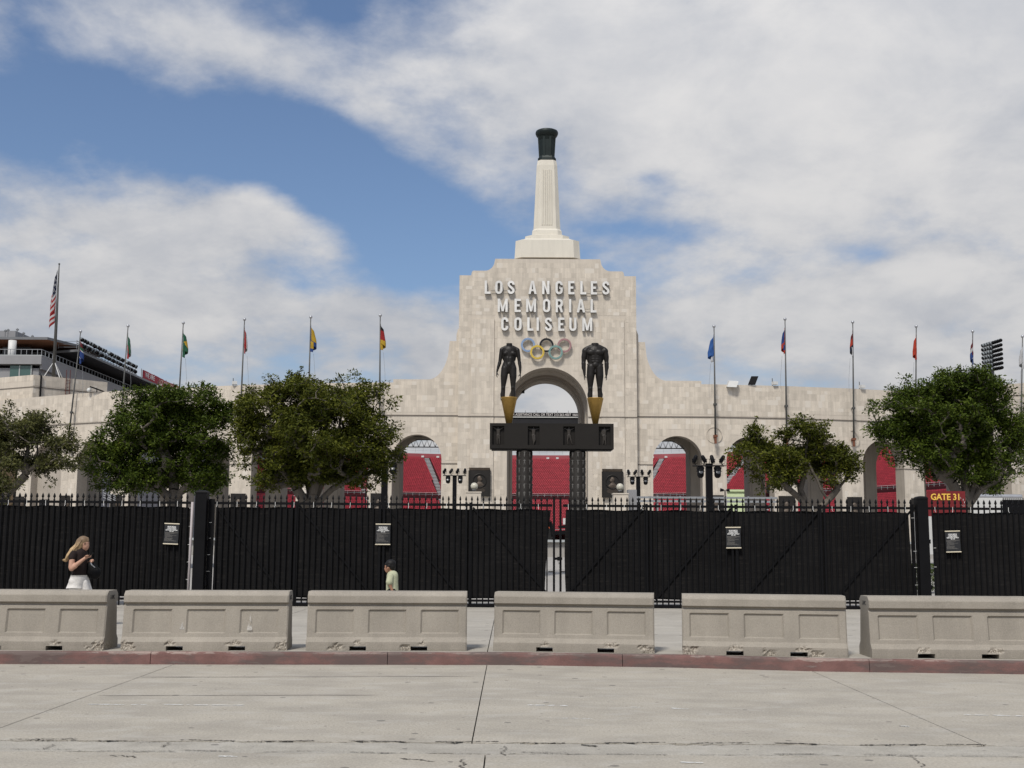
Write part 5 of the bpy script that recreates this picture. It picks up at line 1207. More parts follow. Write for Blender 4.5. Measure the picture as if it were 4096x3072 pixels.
FS = [
 (-1, 5, 322, 1332, 1, .62, 'blue, white and green flag in front of the lamp bank', lambda u, v: tri('maroon', 'green', 'blue', .3, .52)(v) if not .5 < v < .56 else 'white'),
 (-1, 4, 512, 1310, 1, .55, 'green, white and dark red flag above the dark left tree', lambda u, v: tri('green', 'white', 'red')(u)),
 (-1, 3, 733, 1298, 1, .75, 'green flag with yellow and blue centre', lambda u, v: 'sky' if (u - .5) ** 2 * 2 + (v - .5) ** 2 < .03 else 'yellow' if abs(u - .5) + abs(v - .5) < .38 else 'green'),
 (-1, 2, 978, 1284, 1, .45, 'red and white flag above the big left tree', lambda u, v: 'red' if u < .26 or u > .74 or (abs(u - .5) < .08 and abs(v - .5) < .2) else 'white'),
 (-1, 1, 1243, 1275, 1, .8, 'yellow flag with blue border above the big left tree', lambda u, v: 'blue' if v > .72 or u < .1 else 'yellow'),
 (-1, 0, 1521, 1268, 1, .72, 'black, red and gold flag nearest left of the tower', lambda u, v: tri('black', 'red', 'yellow', .2, .6)(v * .75 + u * .25)),
 (1, 0, 2856, 1312, -1, .85, 'bright blue flag with white patches nearest right of the tower', lambda u, v: 'white' if (.45 < u < .75 and .35 < v < .8) or (u > .85 and v > .6) else 'sky'),
 (1, 1, 3140, 1283, -1, .55, 'dark blue and red flag, second right of the tower', lambda u, v: 'orange' if v > .7 or u < .12 else 'blue'),
 (1, 2, 3411, 1295, -1, .45, 'red and navy flag, third right of the tower', lambda u, v: tri('maroon', 'orange', 'navy', .3, .7)(v) if u < .8 else 'white'),
 (1, 3, 3665, 1312, -1, .6, 'plain bright red flag above the big right tree', lambda u, v: 'orange'),
 (1, 4, 3891, 1332, -1, .5, 'red, white and blue banded flag beside the far lamp tower', lambda u, v: tri('maroon', 'white', 'blue', .3, .55)(v)),
 (1, 5, 4090, 1352, -1, .65, 'white flag at the right edge of the frame', lambda u, v: 'white')]
for i, (sg, k, px, py, side, wd, lab, pat) in enumerate(FS):
    xp = BND[1 + k]; Yp = yw(xp) - .75; xw = CX + sg * xp; zt = 24.35
    pt = at(px, py, Yp); xt = pt.x; zt = pt.z
    t = thing('flagpole', 'flagpole of the ' + lab, 'flagpole', (xw, Yp, 11.7), 0, 'flagpoles on the arcade wings')
    base = Vector((xw, Yp, 12.2)); topv = Vector((xt, Yp, zt))
    gq = G(); gq.tube([base, base.lerp(topv, .45), topv], [.10, .085, .05], 10); gq.ob('pole', 'pole', t, True)
    gq = G(); gq.sphere(topv + Vector((0, 0, .18)), .17, 14, 10); gq.ob('finial', 'silver', t, True)
    gq = G(); gq.box((xw - .11, Yp - .1, 11.55), (xw + .11, Yp + .1, 12.35)); gq.bar((xw, Yp, 12.25), (xw, yw(xp), 12.25), .2, .2); gq.box((xw - .2, Yp - .17, 12.2), (xw + .2, Yp + .17, 12.42)); gq.ob('bracket', 'rust', t)
    zc_ = 1.6 + 13.95; pc = base.lerp(topv, (zc_ - 12.2) / (zt - 12.2)); gq = G(); gq.lathe([(.14, -.12), (.19, -.1), (.19, .1), (.14, .12)], 10, pc); gq.bar(pc, (pc.x, yw(xp), pc.z), .09, .09); gq.ob('collar', 'pole', t)
    ft = topv + Vector((side * .06, -.05, -.75)); fl_h = 1.9; fall = 1.35
    rp = G(); rp.tube([ft + Vector((side * .35, 0, -fl_h - fall + .3)), ft + Vector((side * .55, .05, -5.2)), Vector((xt + side * .62, Yp, zt - 7.2))], .014, 5); rp.tube([topv + Vector((0, 0, -.1)), ft], .02, 5); rp.ob('halyard', 'rail_grey', t)
    flag(lab, ft, side, wd, fl_h, fall, pat, i * 3.3)
# tall pole with striped flag on the end block
p0 = at(214, 1506, 141.0); p1 = at(237, 1056, 141.0)
t = thing('flagpole', 'tall flagpole with white tripod struts on the left end block', 'flagpole', (p0.x, 141, p0.z - .1), 0)
gq = G(); gq.tube([p0 - Vector((0, 0, .3)), p0.lerp(p1, .5), p1], [.21, .17, .06], 12); gq.ob('pole', 'pole', t, True)
for dx, dy in ((-1.0, -.6), (1.0, -.6), (.8, 1.0)): gq = G(); gq.tube([p0 + Vector((dx, dy, -.25)), p0 + Vector((0, 0, 1.9))], .055, 6); gq.ob('strut', 'white_paint', t)
gq = G(); gq.sphere(p1, .12, 10, 8); gq.ob('finial', 'pole', t, True)
def us(u, v): return ('white' if (int(u * 26) + int(v * 22)) % 3 == 0 and int(v * 22) % 2 == 0 else 'navy') if (u < .42 and v < .54) else ('red' if int(v * 13) % 2 == 0 else 'white')
ft = p0.lerp(p1, .955) + Vector((-.02, -.25, 0))
o = flag('large red and white striped flag with blue canton', ft, -1, .85, 5.0, 3.6, us, 2.2, 3.0); o['group'] = 'limp flags'
# ladder and cable on the end block
A = at(135, 1499, 137.5); B = at(430, 1530, 143.8); d = (B - A).normalized()
def on_face(px, off=.15):
    best = None
    for k in range(401):
        p = A.lerp(B, k / 400); v = p - CAM; xx = 2048 + F * v.dot(_r) / v.dot(_f)
        if best is None or abs(xx - px) < best[0]: best = (abs(xx - px), p)
    return best[1] + Vector((0, -off, 0))
la, lb = on_face(267), on_face(282); t = thing('ladder', 'rust red ladder on the left end block', 'ladder', ((la.x + lb.x) / 2, la.y, 16))
for q in (la, lb): gq = G(); gq.tube([(q.x, q.y, 15.5), (q.x, q.y, A.z + 1.0)], .045, 6); gq.ob('stringer', 'rust_red', t)
for k in range(12): z = 15.9 + k * .42; gq = G(); gq.tube([(la.x, la.y, z), (lb.x, lb.y, z)], .025, 5); gq.ob('rung', 'rust_red', t)
q = on_face(168); gq = G(); gq.tube([(q.x - .3, q.y + .4, A.z + .05), (q.x, q.y - .05, A.z - .05), (q.x, q.y - .05, 15)], .11, 8); o = gq.ob('drain_hose', 'board_black', None, True); tag(o, 'black hose hanging down the left end block', 'hose')

# ------------------------------------------------------------------ stadium club building, lamp bank, banner, far lamp tower
t = thing('club_building', 'grey stadium club building with brown soffit at far left', 'building', (-75, 153, GZ))
gq = G(); gq.box((-100, 153.6, GZ), (-62.5, 330, 23.9)); gq.ob('body', 'panel_grey', t)
def zpx(px, py, Y): return at(px, py, Y).z
zb1 = zpx(100, 1422, 153); zb0 = zpx(100, 1456, 153)
gq = G(); gq.box((-100, 153, zb0), (-62, 153.4, zb1)); gq.box((-62.3, 153.4, zb0 - .6), (-62, 330, zb1)); gq.box((-100, 153.4, zb0), (-62.3, 330, zb0 + .3)); gq.ob('balcony', 'panel_grey', t)
gq = G(); gq.box((-100, 153.0, zb1), (-61.95, 153.45, zb1 + .1)); gq.box((-62.35, 153.45, zb1), (-61.95, 330, zb1 + .1)); gq.ob('coping', 'aisle', t)
gq = G(); zr = zb1 + .85
gq.bar((-100, 153.2, zr), (-62.1, 153.2, zr), .07, .07); gq.bar((-62.1, 153.2, zr), (-62.1, 330, zr), .07, .07); x = -90.0
while x < -62: gq.bar((x, 153.2, zb1 + .08), (x, 153.2, zr), .06, .06); x += .72
y = 153.2
while y < 240: gq.bar((-62.1, y, zb1 + .08), (-62.1, y, zr), .07, .07); y += 1.25
gq.ob('railing', 'rail_grey', t)
gq = G(); gq.box((-100, 166, zb0 + .3), (-66, 330, 28.0)); gq.ob('interior', 'panel_dark', t)
for px, mt in ((15, 'glass_dark'), (70, 'panel_dark')): x_ = at(px, 1390, 158).x; gq = G(); gq.box((x_ - 1.0, 160, zb0 + .3), (x_ + .9, 160.2, 27.8)); gq.ob('window', mt, t)
xcol = at(49, 1390, 156).x; gq = G(); gq.lathe([(.52, zb0 + .3), (.52, 28.0)], 16, (xcol, 156, 0)); gq.ob('column', 'white_paint', t, True)
# roof: front canopy with brown soffit, long dark-soffited roof behind
def slab(poly, z0, z1, mats, nm):
    n = len(poly); vs = [(x, y, z0) for x, y in poly] + [(x, y, z1) for x, y in poly]; fs = [tuple(range(n))[::-1], tuple(range(n, 2 * n))] + [(i, (i + 1) % n, n + (i + 1) % n, n + i) for i in range(n)]
    mk(nm, vs, fs, mats, t, [1] + [0] * (n + 1))
zr0 = zpx(120, 1358, 156.6)
slab([(-100, 156.6), (-62.8, 156.6), (-60.2, 165), (-60.2, 172), (-100, 172)], zr0, zr0 + .35, ['roof_metal', 'soffit'], 'canopy')
zr2 = zpx(289, 1406, 160.5)
slab([(-66, 163), (-60, 160.5), (-60, 330), (-100, 330), (-100, 172.02)], zr2, zr2 + .32, ['roof_metal', 'panel_dark'], 'roof')
gq = G(); gq.box((-100, 161, zr0 + .36), (at(62, 1335, 161).x, 175, zpx(30, 1323, 161))); gq.ob('roof_plant_room', 'panel_grey', t)
for k, (a, b) in enumerate(((at(42, 1480, 153.6).x, at(78, 1480, 153.6).x), (at(82, 1480, 153.6).x, at(125, 1480, 153.6).x))):
    gq = G(); gq.box((a, 153.45, 20.5), (b, 153.55, zb0 - .15)); f_ = gq.ob('window', 'glass_green', t); gq = G(); gq.box((b, 153.40, 20.5), (b + .14, 153.58, zb0 - .1)); gq.ob('mullion', 'aisle', f_)
for k in range(12): y = 154 + k * 1.9; gq = G(); gq.box((-62.48, y, 20.5), (-62.42, y + 1.75, zb0 - 1.0)); gq.ob('window', 'glass_dark', t)
for px, py in ((22, 1318), (33, 1315), (70, 1313), (95, 1328), (130, 1340)): p = at(px, py, 160); gq = G(); gq.tube([(p.x, 160, zr0 + .3), (p.x, 160, p.z)], .05, 5); gq.box((p.x - .16, 159.9, p.z - .3), (p.x + .16, 160.1, p.z - .1)); gq.ob('antenna', 'roof_metal', t)
lb_ = thing('lamp_bank', 'long bank of round stadium lamps on a catwalk along the roof edge', 'floodlights', (-60, 176, zr2 + .3))
gq = G(); gq.lathe([(.20, .55), (.33, .35), (.42, .0), (.44, -.32), (.40, -.32)], 14, (0, 0, 0)); LH = gq.me('lamp_hood', 'lamp_hood', True)
gq = G(); gq.lathe([(.40, -.345), (.38, -.335), (.05, -.335)], 14, (0, 0, 0)); LD = gq.me('lamp_glass', 'lamp_dark', True)
for row in range(2):
    for k in range(24):
        if k in (10, 18) and row == 0: continue
        y = 160.8 + k * 1.02; z = zr2 + 1.75 - row * .8 - .012 * k; tw_ = 1.25 + .12 * math.sin(k * 2.3 + row) ; r_ = (tw_ * .86, 0, -PI / 2 - (.95 if (k * 3 + row * 2) % 5 in (0, 1) or k < 2 else .1))
        h = inst('lamp', LH, lb_, (-59.7, y, z), r_, (.66, .66, .8)); g2 = bpy.data.objects.new('lamp_glass', LD); col.objects.link(g2); g2.parent = h
gq = G()
for zz_ in (zr2 + .42, zr2 + .75, zr2 + 1.05, zr2 + 1.35): gq.bar((-60, 159.8, zz_), (-60, 186, zz_), .07, .07)
k = 159.8
while k < 186: gq.bar((-60, k, zr2 + .3), (-60, k, zr2 + 1.5), .06, .06); k += 1.27
for zz_ in (zr2 + .5, zr2 + .9, zr2 + 1.3): gq.bar((-62.5, 159.8, zz_), (-60, 159.8, zz_), .05, .05)
gq.bar((-62.5, 159.8, zr2 + .3), (-62.5, 159.8, zr2 + 1.35), .06, .06); gq.ob('catwalk', 'roof_metal', lb_)
bn = thing('roof_banner', 'long red banner with white and yellow words on the far roof', 'banner', (-60.3, 200, zr2 + .3))
ya, yb_ = 190.2, 218.0; zb_ = zr2 + .36; hb = 1.42; n = 40; vs = []
for i in range(n + 1):
    u = i / n; y = ya + (yb_ - ya) * u; tp = hb + .1 * math.sin(u * 11) * (.4 < u < .8) - .12 * u
    for z in (zb_, zb_ + tp): vs += [(-60.3 + .05 * math.sin(u * 30), y, z), (-60.42 + .05 * math.sin(u * 30), y, z)]
fs = []
for i in range(n): a = 4 * i; fs += [(a, a + 4, a + 6, a + 2), (a + 1, a + 3, a + 7, a + 5), (a + 2, a + 6, a + 7, a + 3)]
M('banner_red', (.34, .035, .05), .7, .12, 1, .05)
mk('cloth', vs, fs, 'banner_red', bn)
text_ob('lettering', 'WE ARE', 1.15, 'print_white', bn, (-60.2, 193.6, zb_ + .72), rz=PI / 2, ext=.01, sx=1.25)
text_ob('lettering', 'LOS ANGELES', 1.1, 'notice_rail', bn, (-60.2, 203.0, zb_ + .68), rz=PI / 2, ext=.01, sx=1.25)
M('banner_blue', (.12, .24, .45), .7)
for k in range(4): y = 211.0 + k * 1.9; gq = G(); gq.add([(-60.2, y, zb_ + .05), (-60.2, y + .9, zb_ + .05), (-60.2, y + 1.3, zb_ + 1.2), (-60.2, y + .4, zb_ + 1.2), (-60.22, y, zb_ + .05), (-60.22, y + .9, zb_ + .05), (-60.22, y + 1.3, zb_ + 1.2), (-60.22, y + .4, zb_ + 1.2)], [(0, 1, 2, 3), (7, 6, 5, 4)]); gq.ob('blue_bar', 'banner_blue', bn)
for y in (ya, 197, 204, 211, yb_): gq = G(); gq.bar((-60.6, y, zr2 + .3), (-60.6, y, zb_ + hb + .2), .1, .1); gq.ob('post', 'roof_metal', bn)
lt = thing('lamp_tower', 'far stadium lamp tower with rows of lamps behind the right tree', 'floodlights', (at(3960, 1450, 262).x, 262, GZ))
gq = G(); pm = at(3968, 1480, 262); gq.tube([(pm.x, 262, GZ), (pm.x, 262, at(3968, 1380, 262).z)], [.7, .45], 10); gq.ob('mast', 'roof_metal', lt)
for row in range(7):
    zl, zr_ = at(3930, 1384 + row * 16.5, 262).z, at(3988, 1366 + row * 18, 262).z
    gq = G(); x0, x1 = at(3929, 1400, 262).x, at(3990, 1400, 262).x; gq.bar((x0, 261.6, zl - .45), (x1, 260.4, zr_ - .45), .09, .09); gq.ob('crossarm', 'roof_metal', lt)
    for k in range(8):
        u = k / 7; h = inst('lamp', LH, lt, (x0 + (x1 - x0) * u, 261.4 - 1.2 * u, zl + (zr_ - zl) * u), (1.25, 0, (PI / 2 + .35 * (row % 2)) if k < 4 else PI - .25), (.95, .95, .95)); g2 = bpy.data.objects.new('lamp_glass', LD); col.objects.link(g2); g2.parent = h

# ------------------------------------------------------------------ things just behind the fence
A = at(3707, 1964, 34.0); B = at(3863, 2031, 34.0); t = thing('gate_sign', 'dark red sign reading GATE 31 in yellow letters', 'sign', ((A.x + B.x) / 2, 34, plaza_z(34)))
gq = G(); gq.box((A.x, 34, B.z - .25), (B.x, 34.03, A.z)); gq.ob('panel', 'sign_red', t)
for x_ in (A.x + .18, B.x - .18): gq = G(); gq.box((x_ - .03, 34.032, plaza_z(34) - .05), (x_ + .03, 34.09, A.z - .05)); gq.ob('post', 'black_paint', t)
text_ob('lettering', 'GATE 31', .255, 'sign_yellow', t, ((A.x + B.x) / 2 - .02, 33.985, at(3780, 1989, 34).z), ext=.006, sx=.9, bold=.006)
r_ = random.Random(4); gq = G()
for k in range(9): x_ = B.x - r_.uniform(.03, .16); z_ = r_.uniform(B.z, A.z - .15); gq.box((x_, 33.994, z_), (x_ + r_.uniform(.006, .014), 33.999, z_ + r_.uniform(.01, .06)))
gq.ob('paint_chip', 'white_paint', t)
# box truck
Yk = 52.0; A = at(3868, 1976, Yk); B = at(4200, 2100, Yk); zt = A.z; x1 = at(4090, 1990, Yk).x; t = thing('box_truck', 'white box truck with rounded grey roof behind the far right fence', 'truck', (A.x + 1.2, Yk, plaza_z(Yk)))
gzk = plaza_z(Yk); gq = G(); gq.box((A.x - .3, Yk, gzk + .55), (x1, Yk + 2.3, zt - .16)); gq.ob('cargo_box', 'white_paint', t)
gq = G(); gq.tube([(A.x - .3, Yk + .08, zt - .1), (x1, Yk + .08, zt - .1)], .1, 10); gq.box((A.x - .3, Yk + .08, zt - .14), (x1, Yk + 2.2, zt)); gq.ob('roof', 'silver', t)
for xw_ in (A.x + .4, x1 - .5): gq = G(); gq.tube([(xw_, Yk - .02, gzk + .42), (xw_, Yk + .25, gzk + .42)], .42, 18); gq.ob('wheel', 'tyre', t)
gq = G(); gq.box((A.x - 1.7, Yk + .1, gzk + .5), (A.x - .32, Yk + 2.2, zt - .75)); gq.ob('cab', 'white_paint', t); gq = G(); gq.box((A.x - 1.5, Yk + .06, gzk + 1.5), (A.x - .7, Yk + .1, zt - .9)); gq.ob('cab_window', 'glass_dark', t)
gq = G(); gq.box((x1 - .5, Yk - .03, gzk + .95), (x1 - .3, Yk - .001, gzk + 1.05)); gq.ob('marker_lamp', 'orange', t)
# black low picket screen in front of the truck
A = at(4010, 1999, 36.0); t = thing('picket_hoarding', 'low black picket hoarding before the white truck', 'hoarding', (A.x + .8, 36, plaza_z(36)))
gq = G(); gq.box((A.x, 36, plaza_z(36)), (A.x + 2.2, 36.03, A.z)); gq.ob('panel', 'board_black', t)
for k in range(14): x_ = A.x + .02 + k * .06; gq = G(); gq.box((x_ - .012, 35.985, A.z - .1), (x_ + .012, 36.0, A.z + .06)); gq.ob('picket', 'black_paint', t)
# grey steel crowd rail, pale canopy wall, portable lamp
Yr = 70.0; x0, x1 = at(2540, 1990, Yr).x, at(3110, 1990, Yr).x; t = thing('guard_rail', 'grey steel rail barrier behind the right gate leaf', 'barrier', ((x0 + x1) / 2, Yr, plaza_z(Yr)))
z_ = at(2700, 1990, Yr).z
for zz_ in (z_, z_ - .22): gq = G(); gq.box((x0, Yr, zz_ - .06), (x1, Yr + .08, zz_ + .06)); gq.ob('rail', 'rail_grey', t)
k = x0
while k <= x1: gq = G(); gq.box((k - .05, Yr + .081, plaza_z(Yr)), (k + .05, Yr + .18, z_ + .1)); gq.ob('post', 'rail_grey', t); k += 1.35
A = at(2908, 1966, 150); B = at(2978, 2000, 150); gq = G(); gq.box((A.x, 150, GZ), (B.x + 2, 150.3, A.z)); gq.box((A.x - .1, 149.8, A.z), (B.x + 2.1, 150.5, A.z + .25)); o = gq.ob('pale_hoarding', 'pale_lime', None); tag(o, 'pale lime green hoarding seen through the second right arch', 'hoarding')
for px, py, Yq, lab in ((2900, 1960, 62, 'thin black lamp post with twin spots before the second right arch'), (1463, 1948, 62, 'thin black lamp post with twin spots right of the big left tree'), (400, 1950, 62, 'thin black lamp post with twin spots left of the dark tree')):
    p = at(px, py, Yq); t = thing('lamp_post', lab, 'lamp', (p.x, Yq, plaza_z(Yq)), 0, 'twin spot lamp posts'); gq = G(); gq.tube([(p.x, Yq, plaza_z(Yq)), (p.x, Yq, p.z)], .03, 8); gq.ob('post', 'lamp_dark', t)
    for s_ in (-1, 1): gq = G(); gq.tube([(p.x + s_ * .06, Yq, p.z - .02), (p.x + s_ * .24, Yq - .03, p.z + .0)], [.05, .1], 10); gq.ob('spot', 'lamp_dark', t)
# handrailed stair by the blind arch
p = at(415, 1990, 118); t = thing('stair', 'metal stair with pale handrails before the dark doorway at left', 'stair', (p.x, 118, GZ))
for k in range(4): a = at(412, 1962 + k * 9, 118); b = at(462, 1986 + k * 8, 118); gq = G(); gq.tube([a, b], .05, 6); gq.ob('handrail', 'rail_grey', t)
gq = G(); gq.add([(p.x - .4, 117.6, GZ), (p.x + 2.2, 117.6, GZ), (p.x - .4, 117.6, 4.4), (p.x - .4, 119.2, GZ), (p.x + 2.2, 119.2, GZ), (p.x - .4, 119.2, 4.4)], [(0, 1, 2), (3, 5, 4), (1, 4, 5, 2), (0, 2, 5, 3)]); gq.ob('flight', 'panel_grey', t)
# seen through the gap of the gate: scooter, cone, white chest, raised kerb
p = at(2195, 2150, 62); t = thing('motor_scooter', 'black motor scooter seen through the gap in the gate', 'scooter', (p.x, 62, plaza_z(62)))
gz6 = at(2195, 2159, 62).z; rr = .30
for dx in (0, 1.15):
    vs, fs = [], []; gq = G(); n = 20
    gq.lathe([(rr - .1, -.05), (rr, -.05), (rr, .05), (rr - .1, .05)], n, (0, 0, 0)); gq.v = [(p.x + dx + v[0], 62 + v[2], gz6 + rr + v[1]) for v in gq.v]; gq.ob('wheel', 'tyre', t)
gq = G(); gq.bar((p.x + .1, 62, gz6 + .35), (p.x + 1.1, 62, gz6 + .4), .26, .2); gq.bar((p.x + .2, 62, gz6 + .4), (p.x + .05, 62, gz6 + .95), .2, .14); gq.ob('frame', 'board_black', t)
gq = G(); gq.bar((p.x + .5, 62, gz6 + .66), (p.x + 1.2, 62, gz6 + .72), .3, .14); gq.ob('seat', 'bag_black', t); gq = G(); gq.tube([(p.x + .0, 61.7, gz6 + .98), (p.x + .08, 62, gz6 + 1.0), (p.x, 62.3, gz6 + .98)], .025, 6); gq.ob('handlebar', 'lamp_dark', t)
gq = G(); gq.box((p.x + .75, 61.8, gz6 + .8), (p.x + 1.15, 62.2, gz6 + 1.12)); gq.ob('top_box', 'white_paint', t)
p = at(2199, 2095, 66); zq = at(2199, 2150, 66).z; gq = G(); gq.lathe([(.17, zq), (.17, zq + .03), (.13, zq + .04), (.04, p.z + .12)], 14, (p.x, 66, 0)); o = gq.ob('traffic_cone', 'orange', None); tag(o, 'orange traffic cone behind the scooter in the gate gap', 'cone')
A = at(2150, 2158, 61); B = at(2330, 2190, 61); gq = G()
y0_, y1_ = 58, 75; zt_ = gz6 - .002; gq.box((A.x - 30, 61.2, .3), (A.x + 34, 110, zt_)); o = gq.ob('raised_court', 'plaza', None); tag(o, kind='structure')
gq = G(); gq.box((A.x - 30, 61.0, zt_ - .12), (A.x + 34, 61.19, zt_ + .003)); o = gq.ob('court_kerb', 'aisle', None); tag(o, kind='structure')
# clipped hedge and lawn strip seen in the gap beside the right post
p = at(3725, 2230, 33); V = []; Fc = []; r_ = random.Random(5)
for k in range(5000):
    c = Vector((p.x + r_.uniform(-.9, 1.2), 33 + r_.uniform(-.25, .25), .3 + r_.uniform(0, .75))); a = Vector((r_.gauss(0, 1), r_.gauss(0, 1), r_.gauss(0, 1))).normalized(); b = a.orthogonal().normalized()
    i0 = len(V); V += [c + a * .035, c + b * .014, c - a * .035, c - b * .014]; Fc.append((i0, i0 + 1, i0 + 2, i0 + 3))
o = mk('hedge', V, Fc, 'leaf_dark'); tag(o, 'clipped green hedge in the gap beside the right gate post', 'hedge')

# ------------------------------------------------------------------ trees
def tree(label, Yt, base, stems, blobs, ncl, nleaf, mat, seed, lsize=.105, spread=.27, gap=-.22, name='tree'):
    r_ = random.Random(seed); px, py = base; b0 = at(px, py, Yt); gzz = plaza_z(Yt); root = Vector((b0.x, Yt, gzz))
    t = thing(name, label, 'tree', root, 0, 'trees behind the fence'); m = Yt * .995 / 4700
    nodes = [root.copy()]; par = [-1]
    fork = Vector((b0.x, Yt, b0.z))
    if stems and fork.z > root.z + .4: nodes.append(root.lerp(fork, .5) + Vector((.04, 0, 0))); par.append(0); nodes.append(fork); par.append(1)
    f0 = len(nodes) - 1
    for st in stems:
        last = f0
        for (sx_, sy_, dy) in st:
            q = at(sx_, sy_, Yt + dy); a = nodes[last]
            for e in (.5, 1): nodes.append(a.lerp(q, e) + (Vector((r_.uniform(-1, 1), r_.uniform(-1, 1), r_.uniform(-1, 1))) * .05)); par.append(last); last = len(nodes) - 1
    B = []
    for (bx, by, rx, ry, dy) in blobs: c = at(bx, by, Yt + dy); B.append((c, rx * m * 1.07, rx * m * .95, ry * m * 1.07))
    wts = [b[1] * b[2] * b[3] for b in B]; cl = []; tries = 0
    while len(cl) < ncl and tries < ncl * 30:
        tries += 1; c, rx, ry, rz_ = r_.choices(B, wts)[0]; v = Vector((r_.gauss(0, 1), r_.gauss(0, 1), r_.gauss(0, 1))).normalized() * (r_.random() ** (1 / 2.1))
        p = c + Vector((v.x * rx, v.y * ry, v.z * rz_)) * (1 + .42 * mnoise.noise(Vector((v.x * 2.2 + c.x, v.y * 2.2, v.z * 2.2 + seed))))
        if mnoise.noise(p * 1.15 + Vector((seed, 0, 0))) < gap: continue
        cl.append(p)
    cl.sort(key=lambda p: (p - nodes[f0]).length)
    for p in cl:
        arr = np.array(nodes[f0:] if f0 else nodes); dd = np.linalg.norm(arr - np.array(p), axis=1) + .25 * np.maximum(0, arr[:, 2] - p.z + .1); k = int(dd.argmin()) + (f0 if f0 else 0)
        a = nodes[k]; mid = a.lerp(p, .5) + Vector((r_.uniform(-.1, .1), r_.uniform(-.1, .1), r_.uniform(-.12, .06))); nodes.append(mid); par.append(k); nodes.append(p); par.append(len(nodes) - 2)
    nb = len(cl); tiny = []
    for _ in range(int(nb * .16)):
        p = r_.choice(cl); cc = min(B, key=lambda b: (b[0] - p).length)[0]; d = (p - cc).normalized() + Vector((r_.uniform(-.3, .3), r_.uniform(-.3, .3), r_.uniform(.1, .6))); d.normalize(); last = nodes.index(p); ln = r_.uniform(.25, .6)
        for e in (.4, .7, 1.0): q = p + d * ln * e; nodes.append(q); par.append(last); last = len(nodes) - 1; tiny.append(q)
    cnt = [1.0] * len(nodes)
    for i in range(len(nodes) - 1, 0, -1): cnt[par[i]] += cnt[i]
    rad = [min(.0062 * math.sqrt(c) + .003, .2) for c in cnt]
    gq = G()
    for i in range(1, len(nodes)):
        if (nodes[i] - nodes[par[i]]).length > 1e-3: gq.tube([nodes[par[i]], nodes[i]], [min(rad[par[i]], rad[i] * 1.35), rad[i]], 7 if rad[i] > .03 else 5, 0, False)
    gq.ob('trunk', 'bark', t, True)
    rg = np.random.default_rng(seed); C0 = np.repeat(np.array(cl), nleaf, axis=0); nA = len(C0); C0 = np.concatenate([C0, np.repeat(np.array(tiny), 12, axis=0)]); n_ = len(C0); SP = np.full((n_, 1), 1.0); SP[nA:] = .38
    off = np.clip(rg.normal(size=(n_, 3)), -1.7, 1.7) * np.array([spread, spread, spread * .75]) * .62 * SP
    a = rg.normal(size=(n_, 3)) * np.array([1, 1, .7]) + off * 3.0 / spread * .5; a /= np.linalg.norm(a, axis=1)[:, None]
    up = rg.normal(size=(n_, 3)) * .55 + np.array([0, -.25, .8]); b = np.cross(a, up); b /= np.linalg.norm(b, axis=1)[:, None] + 1e-9; nn = np.cross(b, a)
    s_ = lsize * rg.uniform(.65, 1.3, size=(n_, 1)); P = C0 + off
    V = np.empty((n_, 4, 3)); V[:, 0] = P - a * s_ * .5; V[:, 1] = P + b * s_ * .21 + nn * s_ * .06 + a * s_ * .05; V[:, 2] = P + a * s_ * .5 - nn * s_ * .08; V[:, 3] = P - b * s_ * .21 + nn * s_ * .06 + a * s_ * .05
    me = bpy.data.meshes.new('foliage'); me.vertices.add(n_ * 4); me.vertices.foreach_set('co', V.reshape(-1)); me.loops.add(n_ * 4); me.loops.foreach_set('vertex_index', np.arange(n_ * 4, dtype=np.int32)); me.polygons.add(n_); me.polygons.foreach_set('loop_start', np.arange(0, n_ * 4, 4, dtype=np.int32)); me.update(calc_edges=True); me.validate()
    me.materials.append(MATS[mat]); o = bpy.data.objects.new('crown', me); link(o, t); return t
tree('dark green dense tree left of the biggest tree, crown touching it', 45, (690, 2000), [[(620, 1940, -.3), (540, 1860, -.5)], [(700, 1930, .2), (660, 1800, 0), (600, 1700, 0)], [(760, 1930, 0), (800, 1830, .4), (820, 1720, .3)], [(790, 1950, .3), (880, 1850, .4)]],
     [(620, 1720, 210, 150, 0), (500, 1830, 150, 100, -.4), (430, 1900, 85, 60, -.5), (800, 1680, 120, 120, .2), (700, 1600, 150, 60, 0), (820, 1850, 100, 110, .3), (640, 1850, 180, 90, .4), (880, 1650, 60, 60, .2), (540, 1600, 70, 40, 0), (560, 1925, 130, 45, -.3), (830, 1915, 90, 55, .2), (690, 1900, 130, 50, .5), (900, 1720, 60, 100, .1), (390, 1930, 50, 40, -.3), (610, 1560, 50, 30, 0)], 880, 66, 'leaf_dark', 21, .135, .26, -.17)
